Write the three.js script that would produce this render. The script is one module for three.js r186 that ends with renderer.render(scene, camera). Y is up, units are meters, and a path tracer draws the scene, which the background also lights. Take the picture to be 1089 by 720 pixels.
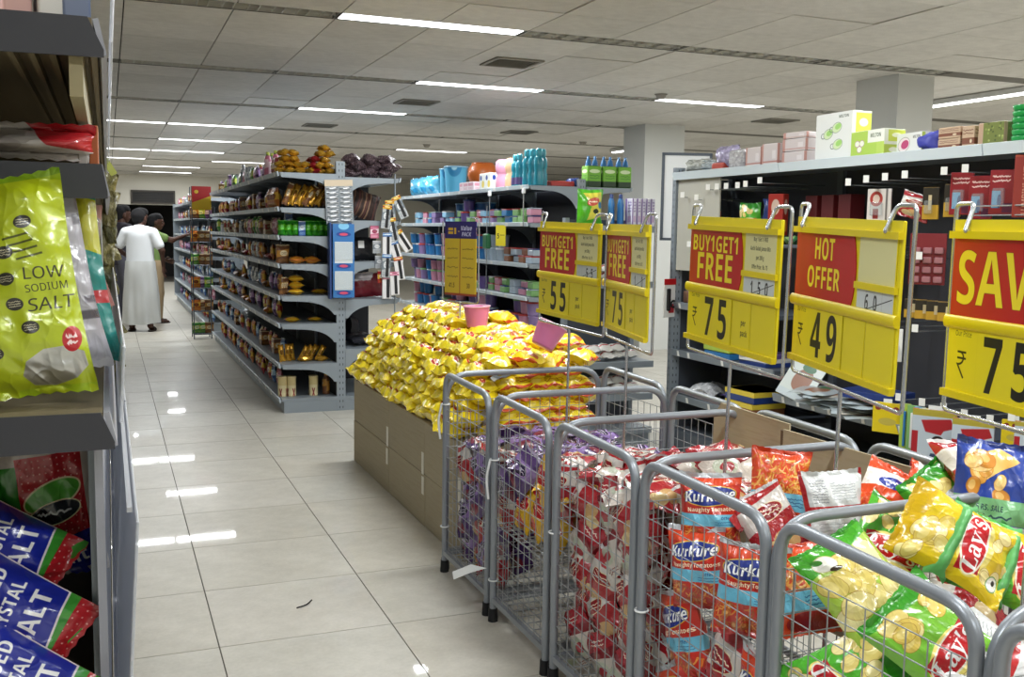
import * as THREE from 'three';
import { RoundedBoxGeometry } from 'three/addons/geometries/RoundedBoxGeometry.js';
import { mergeGeometries } from 'three/addons/utils/BufferGeometryUtils.js';
import { ImprovedNoise } from 'three/addons/math/ImprovedNoise.js';
import { RectAreaLightUniformsLib } from 'three/addons/lights/RectAreaLightUniformsLib.js';

// ---------------------------------------------------------------- camera, light, exposure
RectAreaLightUniformsLib.init();
const scene = new THREE.Scene();
scene.background = new THREE.Color(0x000000);
const camera = new THREE.PerspectiveCamera(37.46, 1089 / 720, 0.05, 80);
camera.rotation.order = 'YXZ';
camera.position.set(0, 1.46, 0);
camera.rotation.set(THREE.MathUtils.degToRad(-6.115), THREE.MathUtils.degToRad(-22.05), THREE.MathUtils.degToRad(0.848));
const renderer = new THREE.WebGLRenderer({ antialias: true });
renderer.toneMapping = THREE.LinearToneMapping;
renderer.toneMappingExposure = 1.17;
renderer.shadowMap.enabled = true;
const LAMP = 70;                                 // luminance of a lit fluorescent fitting
const LAMP_COLOR = new THREE.Color(0.95, 0.985, 1.0);
const TUBE_GLOW = 4;

// ---------------------------------------------------------------- helpers
const V3 = (x, y, z) => new THREE.Vector3(x, y, z);
const D2R = Math.PI / 180;
const perlin = new ImprovedNoise();
function rng(seed) { let s = seed | 0; return () => { s = (s + 0x6d2b79f5) | 0; let t = Math.imul(s ^ (s >>> 15), 1 | s); t = (t + Math.imul(t ^ (t >>> 7), 61 | t)) ^ t; return ((t ^ (t >>> 14)) >>> 0) / 4294967296; }; }
const R0 = rng(77);
const rr = (a, b, r = R0) => a + (b - a) * r();
const pick = (list, r = R0) => list[Math.floor(r() * list.length) % list.length];
const taken = new Map();
function numbered(name) { const n = taken.get(name) ?? 0; taken.set(name, n + 1); return n ? name + '_' + String(n).padStart(3, '0') : name; }
const ORD = ['top', 'second', 'third', 'fourth', 'fifth', 'sixth', 'seventh', 'bottom', 'ninth', 'tenth', 'eleventh', 'twelfth'];
const NTH = ['first', 'second', 'third', 'fourth', 'fifth', 'sixth', 'seventh', 'eighth', 'ninth', 'tenth', 'eleventh', 'twelfth'];
function tag(o, label, category, group) { o.userData.label = label; o.userData.category = category; if (group) o.userData.group = group; return o; }
function thing(name, label, category, pos = [0, 0, 0], turn = 0, group) {
  const o = new THREE.Group(); o.name = numbered(name); o.position.set(...pos);
  if (Array.isArray(turn)) { o.rotation.order = 'YXZ'; o.rotation.set(turn[0], turn[1], turn[2]); } else o.rotation.y = turn;
  scene.add(o); return tag(o, label, category, group);
}
function part(name, geo, mat, parent) { const m = new THREE.Mesh(geo, mat); m.name = name; m.castShadow = m.receiveShadow = true; parent.add(m); return m; }
function one(name, geo, mat, label, category, pos = [0, 0, 0], turn = 0, group) {
  const m = new THREE.Mesh(geo, mat); m.name = numbered(name); m.castShadow = m.receiveShadow = true; m.position.set(...pos);
  if (Array.isArray(turn)) { m.rotation.order = 'YXZ'; m.rotation.set(turn[0], turn[1], turn[2]); } else m.rotation.y = turn;
  scene.add(m); return tag(m, label, category, group);
}
function structure(name, geo, mat, parent) {
  const m = new THREE.Mesh(geo, mat); m.name = parent ? name : numbered(name); m.castShadow = m.receiveShadow = true;
  if (!parent) m.userData.kind = 'structure';
  (parent ?? scene).add(m); return m;
}
// a copy of a thing with its parts
function copy(o, pos, turn = 0, label, group) {
  const c = o.clone(); c.name = numbered(o.name.replace(/_\d{3}$/, '')); c.position.set(...pos);
  if (Array.isArray(turn)) { c.rotation.order = 'YXZ'; c.rotation.set(turn[0], turn[1], turn[2]); } else c.rotation.set(0, turn, 0);
  c.userData = { ...o.userData }; if (label) c.userData.label = label; if (group) c.userData.group = group;
  scene.add(c); return c;
}
// geometry ----------------------------------------------------------------
const boxCache = new Map();
function box(sx, sy, sz, x = 0, y = 0, z = 0) { const g = new THREE.BoxGeometry(sx, sy, sz); g.translate(x, y, z); return g; }
function rbox(sx, sy, sz, r = 0.004, seg = 1) { return new RoundedBoxGeometry(sx, sy, sz, seg, Math.min(r, sx * 0.45, sy * 0.45, sz * 0.45)); }
function span(x0, x1, y0, y1, z0, z1) { return box(x1 - x0, y1 - y0, z1 - z0, (x0 + x1) / 2, (y0 + y1) / 2, (z0 + z1) / 2); }
const merge = (list) => mergeGeometries(list.map((g) => (g.index ? g.toNonIndexed() : g)), false);
function fillet(pts, r, seg = 5, closed = false) {   // polyline with rounded corners
  const out = [], n = pts.length;
  for (let i = 0; i < n; i++) {
    if (!closed && (i === 0 || i === n - 1)) { out.push(pts[i].clone()); continue; }
    const p = pts[i], a = pts[(i + n - 1) % n], b = pts[(i + 1) % n];
    const da = a.clone().sub(p), db = b.clone().sub(p), k = Math.min(r, da.length() * 0.49, db.length() * 0.49);
    const pa = p.clone().add(da.setLength(k)), pb = p.clone().add(db.setLength(k));
    for (let s = 0; s <= seg; s++) { const t = s / seg, u = 1 - t; out.push(pa.clone().multiplyScalar(u * u).add(p.clone().multiplyScalar(2 * u * t)).add(pb.clone().multiplyScalar(t * t))); }
  }
  return out;
}
function sweep(pts, r, n = 8) {   // round bar along a list of points
  const pos = [], idx = [], uv = [], T = [], m = pts.length;
  for (let i = 0; i < m; i++) T.push(pts[Math.min(i + 1, m - 1)].clone().sub(pts[Math.max(i - 1, 0)]).normalize());
  let N = Math.abs(T[0].y) < 0.9 ? V3(0, 1, 0) : V3(1, 0, 0); let len = 0;
  for (let i = 0; i < m; i++) {
    N.sub(T[i].clone().multiplyScalar(N.dot(T[i]))).normalize(); const B = T[i].clone().cross(N);
    if (i) len += pts[i].distanceTo(pts[i - 1]);
    for (let k = 0; k <= n; k++) { const a = (k / n) * Math.PI * 2, c = Math.cos(a) * r, s = Math.sin(a) * r; pos.push(pts[i].x + N.x * c + B.x * s, pts[i].y + N.y * c + B.y * s, pts[i].z + N.z * c + B.z * s); uv.push(k / n, len * 8); }
  }
  for (let i = 0; i < m - 1; i++) for (let k = 0; k < n; k++) { const a = i * (n + 1) + k, b = a + n + 1; idx.push(a, b, a + 1, b, b + 1, a + 1); }
  for (const [i, f] of [[0, 1], [m - 1, -1]]) { const c = pos.length / 3; pos.push(pts[i].x, pts[i].y, pts[i].z); uv.push(0.5, 0); for (let k = 0; k < n; k++) { const a = i * (n + 1) + k; f > 0 ? idx.push(c, a, a + 1) : idx.push(c, a + 1, a); } }
  const g = new THREE.BufferGeometry(); g.setAttribute('position', new THREE.Float32BufferAttribute(pos, 3)); g.setAttribute('uv', new THREE.Float32BufferAttribute(uv, 2)); g.setIndex(idx); g.computeVertexNormals(); return g;
}
function lathe(profile, n = 16) { return new THREE.LatheGeometry(profile.map(([x, y]) => new THREE.Vector2(x, y)), n); }
function extrude(pts, depth, bevel = 0) {
  const s = pts instanceof THREE.Shape ? pts : new THREE.Shape(pts.map(([x, y]) => new THREE.Vector2(x, y)));
  return new THREE.ExtrudeGeometry(s, { depth, bevelEnabled: bevel > 0, bevelSize: bevel, bevelThickness: bevel, bevelSegments: 1, curveSegments: 8 });
}
// filled packet: two sheets with flat end seals, wrinkles drawn in towards the seals
function pillow(w, h, t, o = {}) {
  const { nu = 10, nv = 12, seed = 1, wr = 0.004, fin = 0.012, bend = 0, twist = 0, pinch = 0.1, full = 0.62, sag = 0 } = o;
  const pos = [], uv = [], idx = [], rnd = rng(seed * 131 + 7), ph = rnd() * 9, fq = 7 + rnd() * 6;
  for (const s of [1, -1]) {
    const base = pos.length / 3;
    for (let j = 0; j <= nv; j++) for (let i = 0; i <= nu; i++) {
      const a = (i / nu) * 2 - 1, b = (j / nv) * 2 - 1, yb = (b * h) / 2, lim = h / 2 - fin, bb = Math.max(-1, Math.min(1, yb / lim));
      const prof = Math.pow(Math.max(0, 1 - Math.pow(Math.abs(bb), 2.3)), full) * Math.pow(Math.max(0, 1 - Math.pow(Math.abs(a), 2.6)), 0.6);
      const T = (t / 2) * prof;
      let x = ((a * w) / 2) * (1 - pinch * (1 - bb * bb)), y = yb * (1 - 0.05 * (1 - a * a));
      const edge = Math.pow(Math.abs(bb), 2);
      const wk = wr * (Math.sin(a * fq + ph + s * 2 + b) * edge + 1.3 * perlin.noise(x * 28 + seed * 3.1, y * 24, s * 3 + seed) + 0.9 * perlin.noise(x * 60, y * 55 + seed, s * 5));
      let z = s * T + wk * (0.25 + 0.75 * Math.sqrt(prof)) * (Math.abs(a) > 0.99 ? 0.5 : 1) * (Math.abs(yb) > lim ? 1.0 : 1);
      if (Math.abs(a) > 0.99 || Math.abs(b) > 0.99) z = wr * (Math.sin(a * fq * 0.5 + b * 3 + ph) * 0.9);
      if (Math.abs(b) > 0.99) y += (i % 2 ? 1 : -1) * 0.0012 * Math.sign(b);
      z += bend * b * b + sag * a * a; x += twist * b * b * (b > 0 ? 1 : -0.6);
      pos.push(x, y, z); uv.push(s > 0 ? i / nu : 1 - i / nu, j / nv);
    }
    for (let j = 0; j < nv; j++) for (let i = 0; i < nu; i++) { const p = base + j * (nu + 1) + i, q = p + nu + 1; s > 0 ? idx.push(p, p + 1, q, p + 1, q + 1, q) : idx.push(p, q, p + 1, p + 1, q, q + 1); }
  }
  const g = new THREE.BufferGeometry(); g.setAttribute('position', new THREE.Float32BufferAttribute(pos, 3)); g.setAttribute('uv', new THREE.Float32BufferAttribute(uv, 2)); g.setIndex(idx); g.computeVertexNormals(); return g;
}
// remap the uv of a geometry into a sub-rectangle of a print
function uvRect(g, u0, v0, u1, v1) { const a = g.attributes.uv; for (let i = 0; i < a.count; i++) a.setXY(i, u0 + a.getX(i) * (u1 - u0), v0 + a.getY(i) * (v1 - v0)); return g; }
// textures ----------------------------------------------------------------
function canvasTex(w, h, draw, srgb = true) {
  const c = document.createElement('canvas'); c.width = w; c.height = h; draw(c.getContext('2d'), w, h);
  const t = new THREE.CanvasTexture(c); if (srgb) t.colorSpace = THREE.SRGBColorSpace; t.wrapS = t.wrapT = THREE.RepeatWrapping; t.magFilter = THREE.LinearFilter; return t;
}
function noiseTex(n, base, amp, scales, seed) {   // mottled colour, tiling approximately
  const data = new Uint8Array(n * n * 4), r = rng(seed);
  for (let y = 0; y < n; y++) for (let x = 0; x < n; x++) {
    let v = 0; for (const [s, a] of scales) v += a * perlin.noise((x / n) * s, (y / n) * s, seed + s);
    v += (r() - 0.5) * 0.6;
    for (let c = 0; c < 3; c++) data[(y * n + x) * 4 + c] = Math.max(0, Math.min(255, base[c] + amp * v));
    data[(y * n + x) * 4 + 3] = 255;
  }
  const t = new THREE.DataTexture(data, n, n); t.colorSpace = THREE.SRGBColorSpace; t.wrapS = t.wrapT = THREE.RepeatWrapping; t.magFilter = THREE.LinearFilter; t.minFilter = THREE.LinearFilter; t.needsUpdate = true; return t;
}
const std = (o) => new THREE.MeshStandardMaterial(o);
const col = (c, rough = 0.6, metal = 0) => std({ color: c, roughness: rough, metalness: metal });
const crumple = (() => { // creased film: ridges of folded noise
  const n = 256, data = new Uint8Array(n * n * 4);
  for (let y = 0; y < n; y++) for (let x = 0; x < n; x++) {
    const u = x / n, v = y / n, wx = 0.6 * perlin.noise(u * 5, v * 5, 3), a = 1 - Math.abs(perlin.noise(u * 5 + wx, v * 4, 1.3)) * 2.2, b = 1 - Math.abs(perlin.noise(u * 10 + 7, v * 8 + wx * 2, 5.1)) * 2.2, c = perlin.noise(u * 22, v * 20, 9);
    const h = Math.max(0, Math.min(255, 128 + 70 * (Math.max(0, a) ** 3 - 0.3) + 42 * (Math.max(0, b) ** 3 - 0.3) + 14 * c)); const i = (y * n + x) * 4; data[i] = data[i + 1] = data[i + 2] = h; data[i + 3] = 255;
  }
  const t = new THREE.DataTexture(data, n, n); t.wrapS = t.wrapT = THREE.RepeatWrapping; t.magFilter = t.minFilter = THREE.LinearFilter; t.needsUpdate = true; return t;
})();
const wrap = (map, rough = 0.3, bump = 0.004) => new THREE.MeshPhysicalMaterial({ map, roughness: rough, clearcoat: 0.65, clearcoatRoughness: 0.14, bumpMap: crumple, bumpScale: bump, side: THREE.DoubleSide });
const M = {
  steel: col('#8e979f', 0.42, 0.35), steelDark: col('#565d66', 0.5, 0.3), tube: col('#8b9096', 0.36, 0.35), wire: col('#a0a4a6', 0.38, 0.5), chrome: col('#b9bcbe', 0.25, 0.75),
  strip: col('#a9b3bb', 0.4, 0.1), stripPale: col('#cdd8de', 0.4, 0.05), backDark: col('#20222a', 0.6, 0.1), backGrey: col('#474c55', 0.6, 0.15), black: col('#111114', 0.6),
  paper: col('#e8e8e4', 0.8), white: col('#e6e8e8', 0.5), yellow: col('#e3d21c', 0.42), yellowDeep: col('#d9c40f', 0.38), red: col('#b5141c', 0.5), grout: col('#5c574e', 0.9),
  skin: col('#4a2d20', 0.65), hair: col('#08070a', 0.95), plasticClear: new THREE.MeshPhysicalMaterial({ color: '#eef2f4', roughness: 0.15, transmission: 0.85, thickness: 0, transparent: true }),
};
// ---------------------------------------------------------------- the room
const H = 2.8, RX0 = -5, RX1 = 11, RZ0 = -28.2, RZ1 = 3.2;
{
  // floor: glazed tiles with recessed joints
  const TX = 0.62, TZ = 0.5825, OX = 0.326, OZ = -3.485, J = 0.0045;
  const floor = structure('floor', span(RX0, RX1, -0.2, -0.003, RZ0 - 3, RZ1), M.grout);
  const tones = [[193, 188, 176], [196, 191, 180], [190, 185, 173], [194, 190, 179]];
  const mats = tones.map((t, i) => new THREE.MeshPhysicalMaterial({ map: noiseTex(256, t, 9, [[3, 1], [11, 0.7], [40, 0.6]], 11 + i), roughness: 0.38, clearcoat: 0.28, clearcoatRoughness: 0.03, specularIntensity: 0.5 }));
  const geo = box(TX - J, 0.02, TZ - J), rest = [], r = rng(5);
  for (let i = -9; i < 18; i++) for (let k = -42; k < 12; k++) {
    const x = OX + TX * (i + 0.5), z = OZ + TZ * (k + 0.5);
    if (x < RX0 || x > RX1 || z < RZ0 - 3 || z > RZ1) continue;
    if (i >= -2 && i <= 5 && k <= 3 && k >= -26) { const m = part('tile', geo, mats[Math.floor(r() * 4)], floor); m.position.set(x, -0.01, z); }
    else { const g = geo.clone(); g.translate(x, -0.01, z); rest.push(g); }
  }
  const far = part('floor_tiles', merge(rest), mats[0], floor); far.userData.kind = 'stuff';
}
// ceiling: mineral tiles in bays of four between the light strips
const STRIP_Z = []; for (let k = -3; k <= 8; k++) STRIP_Z.push(-6.45 - 2.52 * k);
const SW = 0.21;
{
  const ceiling = structure('ceiling', span(RX0, RX1, H + 0.16, H + 0.36, RZ0, RZ1), col('#4a4844', 0.9));
  const TX = 0.632, OX = 0.13, J = 0.008;
  const mats = [[214, 210, 203], [208, 204, 197], [218, 214, 208], [204, 200, 193]].map((t, i) => std({ map: noiseTex(256, t, 10, [[2, 0.8], [9, 0.8], [60, 0.8]], 31 + i), roughness: 0.58 }));
  const rest = [], r = rng(9); const geoCache = new Map();
  const edges = [RZ1, ...STRIP_Z.filter((z) => z > RZ0 && z < RZ1), RZ0];
  for (let b = 0; b < edges.length - 1; b++) {
    const za = edges[b] - (b ? SW / 2 : 0), zb = edges[b + 1] + (b < edges.length - 2 ? SW / 2 : 0);
    const n = Math.max(1, Math.round((za - zb) / 0.6)), dz = (za - zb) / n;
    for (let k = 0; k < n; k++) for (let i = -9; i < 18; i++) {
      const x = OX + TX * (i + 0.5), z = za - dz * (k + 0.5); if (x < RX0 || x > RX1) continue;
      const key = dz.toFixed(3); if (!geoCache.has(key)) geoCache.set(key, box(TX - J, 0.018, dz - J * 0.55));
      const seen = z < -3.2 && z > -16.6 && x > (z > -7 ? 0 : -0.1) && x < 0.9 - z * 0.72 && x < 8.5;
      const y = H + 0.009 + (r() < 0.06 ? 0.006 : 0);
      if (seen && ceiling.children.length < 296) { const m = part('tile', geoCache.get(key), mats[Math.floor(r() * 4)], ceiling); m.position.set(x, y, z); }
      else { const g = geoCache.get(key).clone(); g.translate(x, y, z); rest.push(g); }
    }
  }
  const far = part('ceiling_tiles', merge(rest), mats[0], ceiling); far.userData.kind = 'stuff';
  // round diffusers and square air grilles set into the tiles
  const slat = box(0.3, 0.004, 0.012), frameG = merge([box(0.4, 0.012, 0.03, 0, 0, 0.185), box(0.4, 0.012, 0.03, 0, 0, -0.185), box(0.03, 0.012, 0.34, 0.185, 0, 0), box(0.03, 0.012, 0.34, -0.185, 0, 0)]);
  const spots = [[3.02, -7.55, 'above the yellow offer boards'], [3.05, -10.3, 'over the striped bag shelves'], [5.2, -12.7, 'over the blue tub gondola'], [2.6, -13.2, 'over the far end of the sweets gondola'], [7.3, -9.9, 'beyond the pale column']];
  for (const [x, z, where] of spots) {
    const v = thing('air_grille', 'square grey slatted ceiling air grille ' + where, 'air vent', [x, H - 0.008, z]);
    part('frame', frameG, col('#8f8b82', 0.7), v); part('backing', box(0.34, 0.004, 0.34, 0, 0.006, 0), col('#35332f', 0.9), v);
    for (let k = 0; k < 7; k++) { const s = part('slat', slat, col('#8a867d', 0.7), v); s.position.z = -0.14 + k * 0.047; s.rotation.x = 0.5; }
  }
  const det = lathe([[0, -0.045], [0.03, -0.045], [0.045, -0.03], [0.05, -0.012], [0.065, 0], [0, 0]], 20);
  [[5.0, -8.6, 'over the yellow offer boards'], [6.6, -13.6, 'above the teal bottles'], [4.7, -15.3, 'near the orange pot']].forEach(([x, z, w]) => one('smoke_detector', det, col('#9a958c', 0.6), 'small round smoke detector on the ceiling ' + w, 'detector', [x, H, z]));
}
// walls
const wallMat = std({ map: noiseTex(256, [214, 210, 198], 6, [[3, 1], [12, 0.6]], 51), roughness: 0.85 });
structure('wall_left', span(RX0 - 0.2, RX0, -0.2, H + 0.36, RZ0, RZ1), wallMat);
structure('wall_right', span(RX1, RX1 + 0.2, -0.2, H + 0.36, RZ0, RZ1), wallMat);
structure('wall_front', span(RX0, RX1, -0.2, H + 0.36, RZ1, RZ1 + 0.2), wallMat);
structure('wall_back', merge([span(RX0, RX1, 2.02, H + 0.36, RZ0 - 0.2, RZ0), span(RX0, -0.7, -0.2, 2.02, RZ0 - 0.2, RZ0), span(3.2, RX1, -0.2, 2.02, RZ0 - 0.2, RZ0)]), wallMat);
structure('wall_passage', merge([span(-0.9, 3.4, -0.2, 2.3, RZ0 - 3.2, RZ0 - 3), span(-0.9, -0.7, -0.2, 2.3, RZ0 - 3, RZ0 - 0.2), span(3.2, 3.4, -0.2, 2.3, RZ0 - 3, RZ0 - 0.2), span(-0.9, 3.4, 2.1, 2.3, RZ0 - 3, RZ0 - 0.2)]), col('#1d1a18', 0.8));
{ // air conditioner grille on the bulkhead over the passage
  const v = thing('air_conditioner_grille', 'long dark slatted air grille on the far bulkhead above the passage', 'air vent', [1.15, 2.22, RZ0 + 0.02]);
  part('frame', merge([box(1.1, 0.04, 0.05, 0, 0.16, 0), box(1.1, 0.04, 0.05, 0, -0.16, 0), box(0.04, 0.32, 0.05, 0.53, 0, 0), box(0.04, 0.32, 0.05, -0.53, 0, 0)]), col('#4b4640', 0.7), v);
  part('backing', box(1.04, 0.3, 0.02, 0, 0, -0.005), M.black, v);
  for (let k = 0; k < 6; k++) part('slat', box(1.04, 0.012, 0.03, 0, -0.12 + k * 0.048, 0.01), col('#3a3630', 0.7), v);
}
// columns
function column(x0, x1, z0, z1, label) { const c = structure('column', span(x0, x1, 0, H, z0, z1), col('#d2d3cf', 0.8)); c.userData.label = label; return c; }
column(6.07, 6.45, -7.1, -6.6, 'pale square column beyond the boxed goods on the top shelf');
column(6.16, 6.72, -11.5, -10.95, 'pale square column behind the end of the blue tub gondola');
column(6.9, 7.4, -17.8, -17.2, 'distant pale column behind the teal bottles');
// light strips: louvred troffers, some of them lit
{
  const housing = merge([box(1.25, 0.14, 0.006, 0, 0.07, SW / 2 - 0.003), box(1.25, 0.14, 0.006, 0, 0.07, -SW / 2 + 0.003), box(1.25, 0.006, SW, 0, 0.14, 0), box(0.006, 0.14, SW - 0.012, 0.622, 0.07, 0), box(0.006, 0.14, SW - 0.012, -0.622, 0.07, 0)]);
  const blades = []; for (let k = 0; k < 17; k++) { const g = box(0.003, 0.04, SW - 0.02); g.rotateZ(0.35 * (k % 2 ? 1 : -1)); g.translate(-0.6 + k * 0.075, 0.022, 0); blades.push(g); }
  blades.push(box(1.23, 0.04, 0.004, 0, 0.022, 0));
  blades.push(box(1.23, 0.028, 0.004, 0, 0.018, SW / 2 - 0.012), box(1.23, 0.028, 0.004, 0, 0.018, -SW / 2 + 0.012));
  const louver = merge(blades), tube = new THREE.CylinderGeometry(0.016, 0.016, 1.19, 10); tube.rotateZ(Math.PI / 2); tube.translate(0, 0.075, 0);
  const lens = box(1.22, 0.006, SW - 0.06, 0, 0.003, 0);
  const mLouver = col('#e2e0d8', 0.28, 0.5), mHouse = col('#75726c', 0.5, 0.3), mLens = std({ color: '#ffffff', emissive: LAMP_COLOR, emissiveIntensity: TUBE_GLOW, roughness: 0.5 }), mOff = col('#a9a7a0', 0.4);
  const rows = { // strip index -> [first module start, modules, lit modules]
    0: [-1.13, 6, [1, 4]], 1: [-1.13, 6, [0, 2, 4]], 2: [0.13, 5, [1, 3]], 3: [0.13, 5, [1]], 4: [0.13, 6, [2, 4]], 5: [-0.5, 6, [2]], 6: [-0.5, 6, [0, 1]], 7: [-0.5, 6, [1, 4]], 8: [-0.5, 6, [0, 1]], 9: [-0.5, 5, [0, 2]], 10: [-0.5, 3, [1]], 11: [-0.5, 3, [1]],
  };
  STRIP_Z.forEach((z, k) => {
    const [x0, n, lit] = rows[k];
    for (let i = 0; i < n; i++) {
      const on = lit.includes(i), x = x0 + 1.26 * (i + 0.5);
      const t = thing('ceiling_light', (on ? 'glowing' : 'unlit') + ' louvred strip light, ' + NTH[i] + ' fitting of the ' + (k < 3 ? NTH[k] + ' row overhead' : NTH[k - 3] + ' row down the ceiling'), 'ceiling light', [x, H, z], 0, on ? 'lit strip lights' : 'unlit strip lights');
      const hs = part('housing', housing, mHouse, t); part('louver', louver, mLouver, hs);
      if (!on) { part('tube', tube, mOff, hs); continue; }
      part('diffuser', lens, mLens, hs);
      const L = new THREE.RectAreaLight(LAMP_COLOR, LAMP, 1.22, SW - 0.06); L.position.set(x, H - 0.004, z); L.rotation.x = -Math.PI / 2; L.castShadow = true; scene.add(L);
    }
    const side = []; if (x0 > RX0) side.push(span(RX0, x0 - 0.004, H, H + 0.018, z - SW / 2 + 0.003, z + SW / 2 - 0.003)); side.push(span(x0 + 1.26 * n + 0.004, RX1, H, H + 0.018, z - SW / 2 + 0.003, z + SW / 2 - 0.003));
    structure('trim_' + (k + 1), merge(side), col('#6b675f', 0.7));
  });
  // two lengthwise fittings beyond the columns
  for (const [z, w] of [[-7.2, 'beside the column over the green cups'], [-13.8, 'far down the hall behind the column'], [-3.4, 'over the aisle behind the household shelving'], [-0.4, 'behind the household shelving, next to the camera end']]) {
    const t = thing('ceiling_light', 'glowing lengthwise batten light ' + w, 'ceiling light', [7.55, H - 0.03, z], Math.PI / 2);
    part('housing', rbox(1.3, 0.05, 0.12, 0.01), col('#c8c8c4', 0.5), t); const l = part('diffuser', box(1.24, 0.012, 0.08, 0, -0.031, 0), mLens, t);
    const L = new THREE.RectAreaLight(LAMP_COLOR, LAMP * 2.4, 1.24, 0.09); L.position.set(7.55, H - 0.075, z); L.rotation.set(-Math.PI / 2, 0, Math.PI / 2); L.castShadow = true; scene.add(L);
  }
}
// ---------------------------------------------------------------- shelving
// bracket plate: flat on top, curved below, deepest at the post; drawn in x (0 at the post, -d at the tip)
function bracketShape(d, tip = 0.035, deep = 0.15) {
  const s = new THREE.Shape(); s.moveTo(0, 0); s.lineTo(-d, 0); s.lineTo(-d, -tip); s.lineTo(-d * 0.62, -tip - 0.008);
  s.quadraticCurveTo(-d * 0.2, -tip - 0.015, -0.02, -deep); s.lineTo(0, -deep); s.closePath(); return s;
}
const SH = { z: 0 };
// one side of a gondola. dir = -1: the shelves reach towards -x from the post plane xp, +1: towards +x
function shelfSide(g, o) {
  const { xp, dir, depth, z0, z1, bays, levels, matShelf = M.steel, matStrip = M.strip, base = true, tagsEvery = 0.31, deepB = 0.15 } = o;
  const bl = (z0 - z1) / bays, xt = xp + dir * depth;
  const slab = box(depth - 0.012, 0.022, bl - 0.006), strip = box(0.012, 0.036, bl - 0.008), tagG = box(0.003, 0.03, 0.05);
  const bg = extrude(bracketShape(depth - 0.02, 0.035, deepB), 0.003);
  levels.forEach((y, li) => {
    const last = base && li === levels.length - 1;
    for (let b = 0; b < bays; b++) {
      const zc = z0 - bl * (b + 0.5), s = part('shelf', slab, matShelf, g); s.position.set(xp + dir * (depth / 2 - 0.006), y - 0.011, zc);
      const p = part('price_strip', strip, matStrip, g); p.position.set(xt + dir * 0.002, y - 0.012, zc); p.rotation.z = dir * -0.22;
      const n = Math.max(1, Math.round(bl / tagsEvery));
      for (let k = 0; k < n; k++) { const r = R0(); if (r < 0.3) continue; const t = part('price_tag', tagG, M.paper, p); t.position.set(dir * 0.008, 0, (k + 0.5 - n / 2) * (bl / n) + (r - 0.5) * 0.1); }
    }
    if (!last) for (let b = 0; b <= bays; b++) { if (b > 1 && b < bays && b % 2) continue; const m = part('bracket', bg, matShelf, g); m.position.set(xp, y - 0.002, z0 - bl * b + (b === 0 ? 0.001 : b === bays ? -0.004 : -0.0015)); if (dir > 0) m.rotation.y = Math.PI; if (dir > 0) m.position.z += 0.003; }
  });
  if (base) part('plinth', span(Math.min(xp, xp + dir * (depth - 0.03)), Math.max(xp, xp + dir * (depth - 0.03)), 0, levels[levels.length - 1] - 0.024, z1 + 0.005, z0 - 0.005), matShelf, g);
}
const slotTex = canvasTex(32, 256, (c, w, h) => { c.fillStyle = '#8b949c'; c.fillRect(0, 0, w, h); c.fillStyle = '#474c52'; for (let k = 0; k < 10; k++) { c.fillRect(9, k * 25.6 + 7, 3, 9); c.fillRect(21, k * 25.6 + 7, 3, 9); } });
function postMat(len) { const t = slotTex.clone(); t.repeat.set(1, len / 0.5); t.needsUpdate = true; return std({ map: t, roughness: 0.45, metalness: 0.25 }); }
const mPost = postMat(2);
function posts(g, x, w, z0, z1, bays, h) { const bl = (z0 - z1) / bays, geo = box(w, h, 0.04); for (let b = 0; b <= bays; b++) { const m = part('post', geo, mPost, g); m.position.set(x, h / 2, z0 - bl * b + (b === 0 ? -0.022 : b === bays ? 0.022 : 0)); } }

// sweets gondola in the aisle: two sided
const G1 = { xp: 1.72, zn: -7.9, zf: -13.4, L: [1.89, 1.62, 1.4, 1.18, 0.93, 0.71, 0.39, 0.115], tip: 1.235 };
{
  const g = thing('gondola_shelving', 'long grey gondola of sweets and biscuits beside the tiled aisle', 'shelving');
  shelfSide(g, { xp: 1.685, dir: -1, depth: 0.45, z0: G1.zn, z1: G1.zf, bays: 6, levels: G1.L });
  shelfSide(g, { xp: 1.755, dir: 1, depth: 0.45, z0: G1.zn, z1: G1.zf, bays: 6, levels: [1.87, 1.53, 1.2, 0.9, 0.5, 0.115] });
  posts(g, 1.72, 0.07, G1.zn, G1.zf, 6, 1.99);
  for (const z of [-8.83, -10.6, -12.4]) part('divider', span(1.76, 2.17, 0.12, 1.85, z, z + 0.01), M.backDark, g);
  part('back_panel', span(1.705, 1.735, 0.1, 1.94, G1.zf + 0.03, G1.zn - 0.045), M.backDark, g);
}
// second gondola further down the aisle
const G2 = { L: [1.86, 1.6, 1.33, 1.05, 0.75, 0.45, 0.14] };
{
  const g = thing('gondola_shelving', 'far gondola of packets beyond the wire rack, near the passage', 'shelving');
  shelfSide(g, { xp: 1.685, dir: -1, depth: 0.45, z0: -14.3, z1: -21, bays: 6, levels: G2.L, tagsEvery: 0.5 });
  posts(g, 1.72, 0.07, -14.3, -21, 6, 1.95);
  part('back_panel', span(1.705, 1.735, 0.1, 1.93, -20.95, -14.33), M.backDark, g);
  part('plinth', span(1.76, 2.15, 0, 0.1, -21, -14.3), M.steel, g);
  part('end_panel', span(1.22, 1.68, 0.1, 1.9, -21.03, -21.005), M.steel, g);
}
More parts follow.
